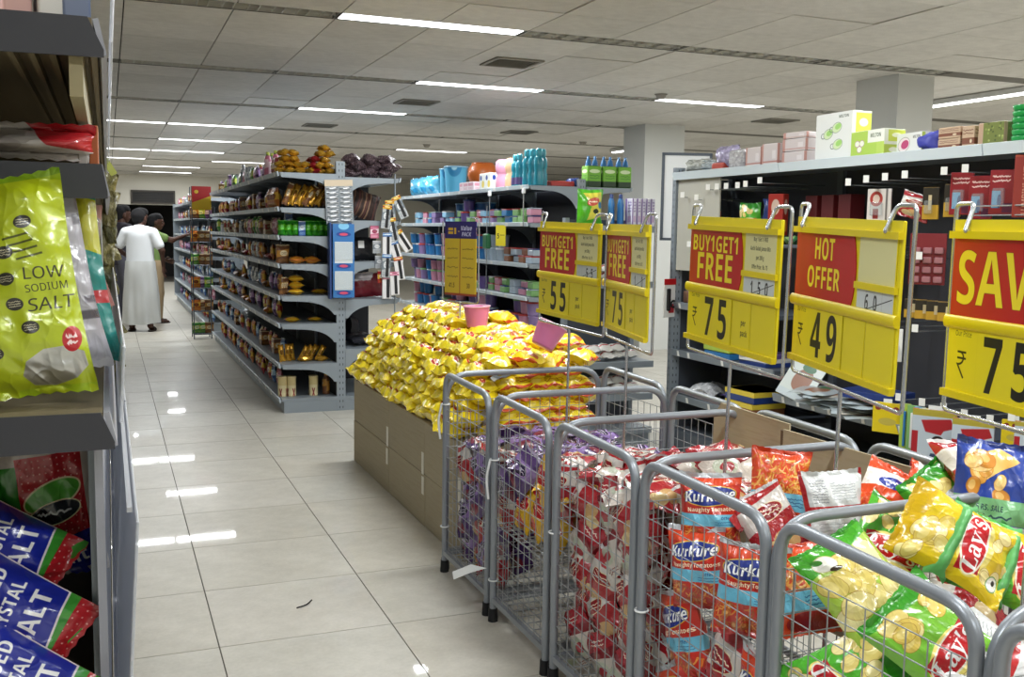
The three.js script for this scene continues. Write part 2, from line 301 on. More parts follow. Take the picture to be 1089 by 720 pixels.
// blue tub gondola: right of the bag aisle, with end shelves facing the camera
const G3 = { L: [1.88, 1.54, 1.165, 0.86, 0.55, 0.2], E: [1.505, 1.13, 0.585, 0.36, 0.125], zn: -8.4, zf: -12.6 };
{
  const g = thing('gondola_shelving', 'grey gondola of plastic tubs with teal bottles on top', 'shelving');
  shelfSide(g, { xp: 4.04, dir: -1, depth: 0.5, z0: G3.zn, z1: G3.zf, bays: 4, levels: G3.L, matShelf: M.steel, matStrip: M.stripPale, deepB: 0.2 });
  posts(g, 4.08, 0.07, G3.zn, G3.zf, 4, 1.95);
  part('back_panel', span(4.065, 4.095, 0.1, 1.86, G3.zf, G3.zn - 0.045), M.backDark, g);
  shelfSide(g, { xp: 4.12, dir: 1, depth: 0.48, z0: G3.zn, z1: G3.zf, bays: 4, levels: [1.88, 1.5, 1.1, 0.7, 0.2], deepB: 0.2, tagsEvery: 2 });
  // low end unit standing before the household shelving, fronts towards the camera
  const e = thing('end_shelving', 'grey end shelving unit with white packets, next to the slotted post', 'shelving');
  for (const y of G3.E) { part('shelf', span(2.97, 3.47, y - 0.025, y, -6.33, -5.98), M.steel, e); part('price_strip', span(2.97, 3.47, y - 0.04, y + 0.004, -5.975, -5.962), M.steel, e); }
  part('back_panel', span(2.97, 3.47, 0.1, 1.55, -6.36, -6.335), M.backGrey, e);
  for (const x of [2.955, 3.485]) part('post', box(0.03, 1.56, 0.05, x, 0.78, -6.33), M.steel, e);
  part('plinth', span(2.97, 3.47, 0, 0.1, -6.33, -6.0), M.steel, e);
}
// household unit behind the offer boards: top shelf, peg hooks and low shelves
const G4 = { xt: 3.52, xb: 3.98, zn: -1.6, zf: -5.86, top: 1.86 };
{
  const g = thing('gondola_shelving', 'dark backed household shelving with peg hooks behind the yellow offer boards', 'shelving');
  const mBack4 = col('#33343a', 0.6, 0.1);
  const cuts = [-5.86, -4.72, -3.3, -1.6];
  for (let b = 0; b < 3; b++) {
    const za = cuts[b], zb = cuts[b + 1], zc = (za + zb) / 2, l = zb - za - 0.006;
    part('shelf', box(0.44, 0.024, l, 3.75, G4.top - 0.012, zc), M.steel, g);
    const p = part('price_strip', box(0.014, 0.05, l), M.stripPale, g); p.position.set(3.522, G4.top - 0.018, zc); p.rotation.z = 0.2;
    part('back_panel', box(0.02, 1.9, l, 3.985, 1.0, zc), b === 0 ? M.backGrey : mBack4, g);
    part('plinth', box(0.42, 0.14, l, 3.76, 0.07, zc), M.steelDark, g);
    const low = b === 0 ? [1.0, 0.68, 0.38] : b === 1 ? [0.55, 0.3] : [0.3];
    for (const y of low) {
      part('shelf', box(0.42, 0.024, l, 3.76, y - 0.012, zc), M.steelDark, g);
      const s = part('price_strip', box(0.012, 0.045, l), M.steel, g); s.position.set(3.545, y - 0.016, zc); s.rotation.z = 0.2;
      const n = Math.round(l / 0.13); for (let k = 0; k < n; k++) { if (R0() < 0.4) continue; const t = part('price_tag', box(0.003, 0.036, 0.022), M.paper, s); t.position.set(-0.008, 0, -l / 2 + 0.1 + k * 0.13); }
    }
  }
  for (const z of cuts) part('post', box(0.04, 1.98, 0.05, 3.97, 0.99, z + (z === -5.86 ? 0.03 : z === -1.6 ? -0.03 : 0)), M.steelDark, g);
  part('end_post', box(0.07, 1.9, 0.04, 3.57, 0.95, -5.87), mPost, g);
  part('end_panel', span(3.61, 3.99, 0.1, 1.83, -5.885, -5.868), M.backGrey, g);
  part('side_sheet', span(3.55, 3.56, 1.22, 1.83, -5.84, -5.35), col('#b3b1a6', 0.5), g);
}
// ---------------------------------------------------------------- printed packaging
function T(c, s, x, y, size, fill, o = {}) { // text, optionally squeezed, slanted, outlined or turned
  c.save(); c.translate(x, y); if (o.rot) c.rotate(o.rot); c.transform(o.sx ?? 1, 0, o.slant ?? 0, 1, 0, 0);
  c.font = (o.weight ?? 'bold') + ' ' + size + 'px ' + (o.font ?? 'sans-serif'); c.textAlign = o.align ?? 'center'; c.textBaseline = 'middle';
  if (o.stroke) { c.lineWidth = o.lw ?? size * 0.12; c.strokeStyle = o.stroke; c.lineJoin = 'round'; c.strokeText(s, 0, 0); }
  c.fillStyle = fill; c.fillText(s, 0, 0); c.restore();
}
const oval = (c, x, y, a, b, fill, rot = 0, stroke, lw = 4) => { c.beginPath(); c.ellipse(x, y, a, b, rot, 0, 7); c.fillStyle = fill; c.fill(); if (stroke) { c.strokeStyle = stroke; c.lineWidth = lw; c.stroke(); } };
const rect = (c, x, y, w, h, f) => { c.fillStyle = f; c.fillRect(x, y, w, h); };
const poly = (c, pts, f) => { c.beginPath(); pts.forEach(([x, y], i) => (i ? c.lineTo(x, y) : c.moveTo(x, y))); c.closePath(); c.fillStyle = f; c.fill(); };
function squiggle(c, x, y, w, h, rows, color, r) { c.strokeStyle = color; c.lineWidth = Math.max(1, h / rows / 4); for (let k = 0; k < rows; k++) { c.beginPath(); const yy = y + (k + 0.5) * (h / rows); for (let i = 0; i <= 18; i++) { const xx = x + (w * i) / 18; i ? c.lineTo(xx, yy + (r() - 0.5) * (h / rows) * 0.5) : c.moveTo(xx, yy); } c.stroke(); } }
function crisps(c, x, y, w, h, n, cols, r, a = 30) { for (let k = 0; k < n; k++) { const px = x + r() * w, py = y + r() * h, s = a * (0.7 + r() * 0.6), t = r() * 3; oval(c, px, py, s, s * 0.72, pick(cols, r), t, 'rgba(140,90,20,0.55)', 2); oval(c, px - s * 0.15, py - s * 0.1, s * 0.55, s * 0.35, 'rgba(255,240,170,0.45)', t); } }
function noodles(c, x, y, w, h, n, cols, r) { c.lineCap = 'round'; for (let k = 0; k < n; k++) { c.strokeStyle = pick(cols, r); c.lineWidth = 4 + r() * 4; const px = x + r() * w, py = y + r() * h, t = r() * 3; c.beginPath(); c.moveTo(px, py); c.quadraticCurveTo(px + Math.cos(t) * 18, py + Math.sin(t) * 18 + 6, px + Math.cos(t) * 34, py + Math.sin(t) * 30); c.stroke(); } }
const PT = {};
PT.kurk = canvasTex(320, 448, (c, w, h) => {
  const r = rng(3); rect(c, 0, 0, w, h, '#c4281a'); rect(c, 0, 0, w, 26, '#b8bcc0'); poly(c, [[0, 30], [w, 30], [w, 60], [0, 80]], '#d8441c');
  crisps(c, 20, 300, w - 40, 110, 8, ['#c9732a', '#b65a1c'], r, 20); noodles(c, 0, 270, w, 150, 90, ['#d9822b', '#c4661f', '#e8a04a', '#a84a16'], r);
  oval(c, w / 2, 120, 140, 52, '#20358f', -0.08, '#e9c34a', 5); T(c, 'Kurkure', w / 2, 120, 74, '#ffffff', { slant: -0.2, rot: -0.08, sx: 0.95, stroke: '#14205c', lw: 6 });
  T(c, 'Naughty Tomatoes', w / 2 + 14, 190, 30, '#fff1d0', { rot: -0.05 });
  rect(c, 0, 216, w, 66, '#6fc0dd'); T(c, 'Offer', w - 70, 236, 22, '#24508a'); squiggle(c, w - 130, 252, 110, 24, 2, '#2c6aa0', r); rect(c, 0, h - 18, w, 18, '#a61f18');
});
PT.kurkOrange = canvasTex(256, 320, (c, w, h) => { const r = rng(4); rect(c, 0, 0, w, h, '#d8481a'); noodles(c, 0, 30, w, 150, 150, ['#e59b3c', '#d0791f', '#f0bd66', '#b9601a'], r); rect(c, 0, 175, w, 70, '#74c4df'); squiggle(c, 120, 190, 120, 40, 3, '#2c6aa0', r); oval(c, w / 2, 280, 100, 34, '#a01c22'); rect(c, 0, 0, w, 16, '#c23a18'); });
const crispBag = (main, deep, seed, name) => canvasTex(320, 448, (c, w, h) => {
  const r = rng(seed); rect(c, 0, 0, w, h, main); poly(c, [[0, 0], [w, 0], [w, 90], [0, 40]], deep); crisps(c, 20, 60, w - 70, 120, 9, ['#e8d27a', '#dfc35c', '#f0e09a'], r, 42);
  oval(c, w * 0.5, h * 0.62, 128, 70, '#f4e27a', -0.12); poly(c, [[40, 240], [280, 212], [290, 300], [60, 330]], '#b4151f'); c.save(); c.restore(); oval(c, w * 0.52, h * 0.605, 126, 50, '#c01722', -0.14, '#f6efd8', 7);
  T(c, name, w * 0.52, h * 0.605, 84, '#ffffff', { rot: -0.14, slant: -0.18, font: 'serif' }); crisps(c, 40, 350, 220, 50, 5, ['#e8d27a', '#f0e09a'], r, 34); oval(c, 70, 395, 30, 24, '#f7f6ee', 0.3, '#7a6'); oval(c, 78, 398, 10, 8, '#2d2a20'); squiggle(c, 180, 410, 110, 22, 2, deep, r);
});
PT.crispGreen = crispBag('#4fae2c', '#2e8f22', 12, "Lay's"); PT.crispYellow = crispBag('#e4c51d', '#d6ad12', 13, "Lay's"); PT.crispLime = crispBag('#7cc03a', '#3b9a28', 14, "Lay's");
PT.crispPlain = canvasTex(320, 448, (c, w, h) => { const r = rng(16); rect(c, 0, 0, w, h, '#46a528'); poly(c, [[0, 120], [w, 60], [w, 330], [0, 400]], '#a9c84a'); crisps(c, 40, 120, 240, 200, 12, ['#e6d488', '#dcc76a', '#efe2a6'], r, 56); oval(c, 90, 90, 46, 34, '#f1efe2', 0.3, '#c9c08a'); oval(c, 66, 70, 20, 12, '#3f8a2a', 0.6); oval(c, 110, 126, 26, 10, '#3a2c1c', 0.2); squiggle(c, 160, 360, 130, 40, 2, '#20308a', r); rect(c, 0, 0, w, 16, '#2f8a22'); });
PT.crispBlue = canvasTex(320, 400, (c, w, h) => { const r = rng(15); rect(c, 0, 0, w, h, '#23409c'); poly(c, [[30, 60], [150, 20], [210, 60], [120, 110], [70, 150]], '#e6b768'); crisps(c, 20, 60, 190, 130, 8, ['#d99a45', '#c9832f', '#ecc27a'], r, 40); rect(c, 0, 190, w, 80, '#7cb882'); T(c, '5 RS. SALE', 110, 222, 26, '#23424a', { sx: 0.8 }); squiggle(c, 30, 238, 160, 24, 1, '#23424a', r); poly(c, [[0, 272], [w, 272], [w, 330], [0, 400]], '#dfe8ef'); oval(c, 120, 350, 70, 28, '#e7c66a', 0, '#fff8d8'); rect(c, 0, 0, w, 14, '#18307c'); });
PT.redFoil = canvasTex(256, 320, (c, w, h) => { const r = rng(17); rect(c, 0, 0, w, h, '#a51c25'); poly(c, [[0, 70], [w, 30], [w, 120], [0, 170]], '#cfc8c0'); oval(c, 130, 110, 80, 34, '#8c0f18', -0.1, '#e6d7b0', 4); squiggle(c, 70, 92, 120, 34, 2, '#f4e6c8', r); oval(c, 150, 240, 60, 40, '#c9a06a', 0.2); oval(c, 90, 260, 50, 34, '#d9c08a', 0.4); rect(c, 0, 0, w, 14, '#c9c9c9'); rect(c, 0, h - 14, w, 14, '#7d1219'); });
PT.pinkFoil = canvasTex(256, 320, (c, w, h) => { const r = rng(18); rect(c, 0, 0, w, h, '#c9bfb4'); rect(c, 0, 0, w, 110, '#a52530'); poly(c, [[0, 110], [w, 90], [w, 150], [0, 130]], '#7e1b24'); oval(c, 128, 210, 74, 56, '#b7bda8', 0.1); oval(c, 140, 215, 44, 30, '#a33038'); squiggle(c, 40, 280, 170, 26, 2, '#6d2026', r); squiggle(c, 60, 40, 140, 40, 2, '#f0e3d2', r); });
PT.purple = canvasTex(256, 320, (c, w, h) => { const r = rng(19); rect(c, 0, 0, w, h, '#4c3266'); poly(c, [[0, 90], [w, 60], [w, 170], [0, 200]], '#8a6fa8'); oval(c, 128, 130, 84, 40, '#2b1c44', -0.1, '#c9a6d8', 4); squiggle(c, 70, 110, 118, 36, 2, '#efe3f4', r); oval(c, 110, 250, 60, 40, '#7a2c3c', 0.2); rect(c, 0, 0, w, 14, '#9d93ad'); });
PT.yellowRed = canvasTex(256, 320, (c, w, h) => { const r = rng(20); rect(c, 0, 0, w, h, '#d9a91c'); oval(c, 128, 120, 96, 52, '#b91d20', -0.12, '#f4e0a0', 5); squiggle(c, 60, 100, 136, 40, 2, '#fff0cc', r); oval(c, 150, 240, 66, 44, '#c6421c', 0.2); rect(c, 0, 0, w, 30, '#b91d20'); crisps(c, 30, 190, 90, 90, 5, ['#e9c25a', '#d8a83a'], r, 24); });
PT.whiteRed = canvasTex(256, 320, (c, w, h) => { const r = rng(21); rect(c, 0, 0, w, h, '#d8d9d8'); rect(c, 0, 130, w, 24, '#b8282a'); rect(c, 0, 0, 12, h, '#b02024'); squiggle(c, 30, 30, 60, 90, 9, '#8b8f92', r); squiggle(c, 110, 40, 110, 70, 7, '#9da1a3', r); oval(c, 90, 230, 56, 44, '#c3c6c6'); squiggle(c, 40, 190, 180, 110, 9, '#a4a7a8', r); });
PT.orangeBag = canvasTex(256, 320, (c, w, h) => { const r = rng(22); rect(c, 0, 0, w, h, '#d5481e'); poly(c, [[0, 60], [w, 20], [w, 90], [0, 140]], '#e9e4dc'); oval(c, 128, 90, 70, 26, '#1f3390', -0.15); squiggle(c, 80, 78, 96, 24, 1, '#ffffff', r); noodles(c, 0, 180, w, 110, 60, ['#e6a04a', '#c8651e', '#8a3a12'], r); oval(c, 190, 60, 34, 24, '#b01c20'); });
PT.yellowPack = [0, 1].map((k) => canvasTex(256, 192, (c, w, h) => { const r = rng(24 + k); rect(c, 0, 0, w, h, '#ecd21c'); poly(c, [[0, 58], [w, 44], [w, 70], [0, 86]], '#e6c414'); oval(c, 118, 82, 74, 26, '#c5301a', -0.08, '#f6e58a', 4); squiggle(c, 72, 72, 92, 20, 1, '#fff0b8', r); rect(c, 0, h - 10, w, 10, '#c8481c'); if (k) { oval(c, 200, 150, 36, 22, '#b9601c'); squiggle(c, 20, 130, 130, 34, 3, '#8a5a10', r); } else { oval(c, 60, 150, 40, 20, '#f2dc60'); squiggle(c, 120, 134, 110, 34, 3, '#a8480e', r); } }));
PT.lowSalt = canvasTex(512, 768, (c, w, h) => {
  const r = rng(30); rect(c, 0, 0, w, h, '#b2c21a'); poly(c, [[0, 0], [330, 0], [200, 330], [0, 420]], '#9db816'); poly(c, [[0, 360], [180, 330], [120, 620], [0, 700]], '#93b014'); rect(c, 0, 0, w, 22, '#7fa31c');
  c.strokeStyle = '#4b5212'; c.lineWidth = 7; for (let k = 0; k < 4; k++) { c.beginPath(); c.moveTo(338 + k * 10, 218 + k * 24); c.lineTo(410 + k * 10, 206 + k * 24); c.stroke(); }
  for (const [x, y] of [[312, 104], [398, 166], [338, 262], [332, 352], [342, 440], [372, 524], [220, 400], [190, 520], [265, 600], [240, 230]]) { oval(c, x, y, 24, 22, '#2c2b27'); squiggle(c, x - 17, y - 12, 34, 24, 3, '#cfc9a8', r); }
  oval(c, 284, 338, 11, 9, '#b0202c'); oval(c, 299, 338, 11, 9, '#b0202c'); oval(c, 280, 430, 14, 18, '#d9d6b8');
  T(c, 'LOW', 432, 344, 56, '#26240f', { weight: 'normal', sx: 0.95, rot: 0.06 }); T(c, 'SODIUM', 436, 394, 36, '#26240f', { weight: 'normal', sx: 0.85 }); T(c, 'SALT', 438, 450, 60, '#1d1b0b', { weight: 'normal', slant: -0.12 });
  poly(c, [[322, 690], [340, 640], [392, 604], [452, 600], [498, 626], [500, 676], [462, 716], [400, 738], [344, 730]], '#c2c4c2'); oval(c, 474, 580, 26, 44, '#b81f2a', 0.2); squiggle(c, 460, 562, 28, 40, 2, '#f6dede', r); poly(c, [[300, 744], [w, 738], [w, h], [290, h]], '#a9c61c');
});
PT.lowSaltMetal = canvasTex(256, 384, (c, w, h) => { rect(c, 0, 0, w, h, '#000010'); poly(c, [[161, 345], [170, 320], [196, 302], [226, 300], [249, 313], [250, 338], [231, 358], [200, 369], [172, 365]], '#0000e6'); }, false);
PT.iodSalt = canvasTex(512, 640, (c, w, h) => {
  const r = rng(31); rect(c, 0, 0, w, h, '#b9242c'); c.fillStyle = '#e8a8a4'; for (let y = 0; y < h; y += 24) for (let x = (y / 24) % 2 ? 0 : 12; x < w; x += 24) c.fillRect(x, y, 5, 5);
  poly(c, [[0, 0], [w, 0], [w, 90], [0, 150]], '#3f9a34'); poly(c, [[0, 560], [w, 480], [w, 560], [0, h]], '#3f9a34');
  oval(c, 150, 250, 150, 82, '#f0e8c8', -0.2); oval(c, 150, 250, 138, 72, '#1b2c30', -0.2); oval(c, 165, 205, 110, 34, '#3fa23a', -0.2); T(c, 'MAX', 146, 262, 78, '#f2f2ea', { rot: -0.2 }); T(c, 'ALL DAY', 190, 312, 26, '#cfe0d0', { rot: -0.2 });
  c.beginPath(); c.moveTo(250, 350); c.quadraticCurveTo(380, 200, w, 210); c.lineTo(w, 520); c.quadraticCurveTo(360, 560, 240, 600); c.quadraticCurveTo(190, 470, 250, 350); c.fillStyle = '#1c2a9c'; c.fill(); c.strokeStyle = '#f0e6ea'; c.lineWidth = 7; c.stroke();
  T(c, 'IODISED', 374, 330, 62, '#ffffff', { rot: -0.22, sx: 0.9 }); T(c, 'CRYSTAL', 378, 400, 58, '#ffffff', { rot: -0.22, sx: 0.85 }); T(c, 'SALT', 392, 478, 82, '#ffffff', { rot: -0.22 }); rect(c, 0, 0, w, 22, '#e6e3e0');
});
PT.clearSalt = canvasTex(320, 448, (c, w, h) => { const r = rng(32); rect(c, 0, 0, w, h, '#cfc7c2'); rect(c, 20, 130, 100, 270, '#2f8a2c'); rect(c, 120, 110, 170, 290, '#b8202a'); c.fillStyle = '#e6a29c'; for (let y = 120; y < 380; y += 18) for (let x = 130; x < 285; x += 16) c.fillRect(x, y, 4, 4); oval(c, 205, 220, 78, 36, '#55b13a', -0.3, '#efe6b8', 5); oval(c, 205, 268, 70, 30, '#14202a', -0.2, '#efe6b8', 4); squiggle(c, 160, 256, 90, 22, 1, '#dfe8ea', r); poly(c, [[150, 360], [300, 320], [300, 448], [150, 448]], '#1c2a9c'); T(c, 'Salt', 226, 400, 52, '#ffffff', { rot: -0.2 }); });
PT.tealBag = canvasTex(256, 384, (c, w, h) => { const r = rng(33); rect(c, 0, 0, w, h, '#0f7f78'); poly(c, [[120, 20], [w, 60], [w, 170], [170, 130]], '#b9b62a'); T(c, 'IODISED', 140, 210, 40, '#0a4a4c', { sx: 0.9 }); rect(c, 0, 240, w, 26, '#b52a30'); oval(c, 128, 320, 90, 40, '#cfe8e2'); });
PT.redWhite = canvasTex(256, 160, (c, w, h) => { rect(c, 0, 0, w, h, '#ddd8d6'); poly(c, [[0, 0], [70, 0], [20, 90], [0, 120]], '#c0202a'); poly(c, [[170, 0], [w, 0], [w, 120], [200, 90]], '#c0202a'); oval(c, 110, 90, 60, 40, '#c9c2c4'); });
// plain unlettered wraps for small goods
const WRAPS = [
  ['brown', '#6b4327', '#c08a3c', '#e9d8b0'], ['red', '#a3232a', '#e0b23a', '#f3e5cc'], ['orange', '#c9701f', '#f0c044', '#7a2e12'], ['cream', '#cdbb92', '#9c2f2c', '#6a4a2a'],
  ['purple', '#54306a', '#b98fc8', '#e8d8ee'], ['yellow', '#d6ad22', '#a5281f', '#f5eaa8'], ['green', '#3c8a34', '#c9d65a', '#eef2d0'], ['blue', '#2b5596', '#9cc4e0', '#eef4f8'],
  ['pink', '#c7708c', '#f0d0da', '#8a2c4c'], ['grey', '#8b8f94', '#c9cdd0', '#4b5056'], ['silver', '#b9bcc0', '#7f8890', '#e8eaec'], ['gold', '#b8923a', '#e8cf80', '#6a4a14'],
].map(([n, a, b, d], i) => ({ n, map: canvasTex(128, 128, (c, w, h) => { const r = rng(60 + i); rect(c, 0, 0, w, h, a); poly(c, [[0, 40], [w, 28], [w, 74], [0, 86]], b); oval(c, 64, 58, 40, 20, d); squiggle(c, 36, 48, 56, 20, 2, a, r); squiggle(c, 14, 96, 100, 22, 3, b, r); rect(c, 0, 0, w, 6, d); }) }));
const WR = Object.fromEntries(WRAPS.map((o) => [o.n, std({ map: o.map, roughness: 0.34, metalness: o.n === 'gold' || o.n === 'silver' ? 0.4 : 0, side: THREE.DoubleSide })]));
// ---------------------------------------------------------------- yellow price boards
function rupee(c, x, y, s, color) { c.save(); c.translate(x, y); c.scale(s, s); c.strokeStyle = color; c.lineWidth = 0.13; c.beginPath(); c.moveTo(-0.4, -0.8); c.lineTo(0.42, -0.8); c.moveTo(-0.4, -0.42); c.lineTo(0.42, -0.42); c.stroke(); c.beginPath(); c.moveTo(-0.25, -0.8); c.bezierCurveTo(0.35, -0.85, 0.35, -0.02, -0.35, -0.02); c.lineTo(0.25, 0.8); c.stroke(); c.restore(); }
const SWd = 0.55, SHt = 0.39;
function planar(g) { const p = g.attributes.position, u = new Float32Array(p.count * 2); for (let i = 0; i < p.count; i++) { u[i * 2] = p.getX(i) / SWd + 0.5; u[i * 2 + 1] = p.getY(i) / SHt + 0.5; } g.setAttribute('uv', new THREE.BufferAttribute(u, 2)); return g; }
const fx = (u) => (u - 0.5) * SWd, fy = (v) => (0.5 - v) * SHt;   // fractions of the board, v from the top
function frac(u0, v0, u1, v1, z0, z1) { return planar(span(fx(u0), fx(u1), fy(v1), fy(v0), z0, z1)); }
function priceBoard(o) {
  const { label, pos, yaw, tilt = -0.02, head, price, was, note, poleX = 0, poleTo = 0.3, headSize = [84, 150], hooks = true } = o;
  const map = canvasTex(1024, 726, (c, w, h) => {
    rect(c, 0, 0, w, h, '#e2d11f'); rect(c, 0, 60, 660, 340, '#b5131a');
    head.forEach(([s, yy, sz, sx]) => T(c, s, 318, yy, sz, '#ecd62a', { sx, stroke: '#6d0d0d', lw: 4 }));
    rect(c, 670, 70, 320, 215, '#d9d49a'); (note ?? []).forEach((s, i) => T(c, s, 830, 105 + i * 48, 30, '#2b2a18', { sx: 0.62 }));
    rect(c, 670, 300, 320, 120, '#c9cfd0'); if (was) { was.split('').forEach((d, i) => T(c, d, 760 + i * 76, 362, 100, '#1a1a1a', { sx: 0.62 })); c.strokeStyle = '#222'; c.lineWidth = 4; c.beginPath(); c.moveTo(690, 412); c.lineTo(980, 330); c.stroke(); c.strokeStyle = '#9aa0a2'; c.lineWidth = 2; for (const x of [755, 825, 895]) { c.beginPath(); c.moveTo(x, 300); c.lineTo(x, 420); c.stroke(); } }
    T(c, 'Our Price', 100, 462, 30, '#3a3810', { weight: 'normal', sx: 0.8 }); rupee(c, 96, 590, 66, '#15140c');
    price.split('').forEach((d, i) => T(c, d, 285 + i * 170, 572, 310, '#14130c', { sx: 0.7 }));
    if (o.unit) { T(c, 'per', 690, 560, 44, '#25230f', { sx: 0.75 }); T(c, 'pack', 700, 616, 44, '#25230f', { sx: 0.75 }); }
    c.strokeStyle = '#b3a312'; c.lineWidth = 3; for (const x of [190, 560, 770]) { c.beginPath(); c.moveTo(x, 430); c.lineTo(x, 700); c.stroke(); }
  });
  const print = std({ map, roughness: 0.42 });
  const s = thing('price_board', label, 'price sign', pos, [0, -(Math.PI / 2 - yaw), tilt]);
  part('board', planar(rbox(SWd, SHt, 0.008, 0.003)), M.yellow, s);
  const hd = part('header', frac(0, 0, 1, 0.09, 0.004, 0.007), M.yellow, s);
  { const lip = box(SWd + 0.006, 0.016, 0.014, 0, fy(0.085), 0.011); part('header_lip', lip, M.yellowDeep, hd); }
  const rs = new THREE.Shape(); rs.moveTo(fx(0.005), fy(0.105)); rs.lineTo(fx(0.6), fy(0.105)); rs.quadraticCurveTo(fx(0.66), fy(0.34), fx(0.6), fy(0.54)); rs.lineTo(fx(0.005), fy(0.54)); rs.closePath();
  const rc = planar(extrude(rs, 0.002)); rc.translate(0, 0, 0.005); const card = part('offer_card', rc, print, s); card.userData.label = 'red offer card with yellow lettering';
  part('note_card', frac(0.655, 0.1, 0.97, 0.39, 0.005, 0.007), print, s); part('cross_rail', box(0.19, 0.016, 0.01, fx(0.82), fy(0.4), 0.01), M.yellowDeep, s);
  part('old_price_card', frac(0.655, 0.42, 0.97, 0.57, 0.005, 0.007), print, s);
  { const g = new THREE.CylinderGeometry(0.015, 0.015, SWd + 0.012, 12); g.rotateZ(Math.PI / 2); g.scale(1, 1, 0.55); g.translate(0, fy(0.575), 0.009); part('price_rail', g, M.yellowDeep, s); }
  for (const [a, b, lift] of [[0.005, 0.185, 0], [0.187, 0.36, 0.002], [0.362, 0.545, 0.003], [0.547, 0.745, 0.001], [0.747, 0.99, 0]]) part('price_card', frac(a, 0.59, b, 0.975, 0.005 + lift, 0.0065 + lift), print, s);
  part('bottom_rail', box(SWd + 0.008, 0.016, 0.014, 0, fy(0.985), 0.009), M.yellowDeep, s);
  // wire frame with hooks over the header, on a single leg
  const hw = SWd / 2 + 0.022, t = SHt / 2, bl = -t - 0.04;
  const path = fillet([V3(-hw + 0.075, t - 0.022, 0.012), V3(-hw + 0.075, t - 0.026, 0.02), V3(-hw + 0.07, t + 0.035, -0.004), V3(-hw, t + 0.035, -0.01), V3(-hw, bl, -0.01), V3(hw, bl, -0.01), V3(hw, t + 0.035, -0.01), V3(hw - 0.07, t + 0.035, -0.004), V3(hw - 0.075, t - 0.026, 0.02), V3(hw - 0.075, t - 0.022, 0.012)], 0.018, 4);
  const wf = part('wire_frame', sweep(path, 0.0052, 8), M.chrome, s);
  const leg = new THREE.CylinderGeometry(0.0055, 0.0055, pos[1] + bl - poleTo, 8); leg.translate(poleX, bl - (pos[1] + bl - poleTo) / 2, -0.01); part('leg', leg, M.chrome, wf);
  return s;
}
const BG = [['BUY1GET1', 152, 128, 0.92], ['FREE', 285, 216, 0.92]];
const noteTxt = ['Buy 1 Get 1 FREE', 'Aachi Gulab Jamun Mix', 'per 200 g', 'Offer Price : Rs. 75'];
priceBoard({ label: 'yellow board offering buy one get one free at 55 rupees', pos: [1.74, 1.305, -3.69], yaw: 1 * D2R, head: BG, price: '55', was: ' 55', note: noteTxt, unit: true, poleTo: 0.2 });
priceBoard({ label: 'yellow buy-one-get-one board at 75 overlapping the 55 rupee board', pos: [1.72, 1.297, -3.165], yaw: -12.5 * D2R, head: BG, price: '75', was: '1 0', note: noteTxt, unit: true, poleTo: 0.2, tilt: -0.01 });
priceBoard({ label: 'yellow buy-one-get-one board at 75 with 150 struck out', pos: [1.715, 1.315, -2.505], yaw: -6.5 * D2R, head: BG, price: '75', was: '150', note: noteTxt, unit: true, poleTo: 0.2, tilt: -0.03 });
priceBoard({ label: 'yellow board with red HOT OFFER card priced 49', pos: [1.7, 1.309, -2.0], yaw: -14 * D2R, head: [['HOT', 150, 146, 0.74], ['OFFER', 290, 146, 0.8]], price: '49', was: '60', poleTo: 0.2, tilt: -0.03 });
priceBoard({ label: 'yellow board with large red SAVE card above the crisps', pos: [1.7, 1.303, -1.425], yaw: -10 * D2R, head: [['SAVE', 235, 300, 0.82]], price: '75', was: '90', poleTo: 0.2, tilt: -0.01 });
{ // purple and gold combo board on the yellow packets
  const map = canvasTex(256, 400, (c, w, h) => { const r = rng(40); rect(c, 0, 0, w, h, '#c3a92c'); rect(c, 0, 0, w, 92, '#2b2464'); rect(c, 28, 34, 40, 14, '#c9a227'); rect(c, 28, 54, 40, 14, '#c9a227'); rect(c, 78, 34, 16, 34, '#c9a227'); T(c, '-', 116, 50, 40, '#c9a227'); T(c, 'Value', 178, 36, 34, '#c9cbe4', { slant: -0.2 }); T(c, 'PACK', 178, 68, 30, '#c9cbe4', { slant: -0.2 }); rect(c, 124, 92, 6, 300, '#8c3a1c'); for (const y of [140, 190, 240, 290]) { squiggle(c, 20, y, 90, 16, 1, '#7a6a20', r); squiggle(c, 146, y, 90, 16, 1, '#7a6a20', r); } T(c, '41.5', 60, 346, 36, '#4a3c10', { sx: 0.7 }); T(c, '30', 196, 346, 36, '#4a3c10', { sx: 0.7 }); rect(c, 0, 388, w, 12, '#8c3a1c'); });
  const s = thing('combo_board', 'narrow purple and gold combo price board above the yellow packets', 'price sign', [1.77, 1.31, -5.13], -(Math.PI / 2 - 22 * D2R));
  const g = box(0.255, 0.4, 0.006); part('board', g, std({ map, roughness: 0.4 }), s);
  part('wire_frame', sweep(fillet([V3(-0.148, 0.2, 0), V3(-0.148, -0.235, 0), V3(0.148, -0.235, 0), V3(0.148, 0.215, 0), V3(0.1, 0.215, 0)], 0.02, 4), 0.004, 6), M.chrome, s);
  part('leg', new THREE.CylinderGeometry(0.005, 0.005, 0.35, 8).translate(0, -0.41, 0), M.chrome, s);
}
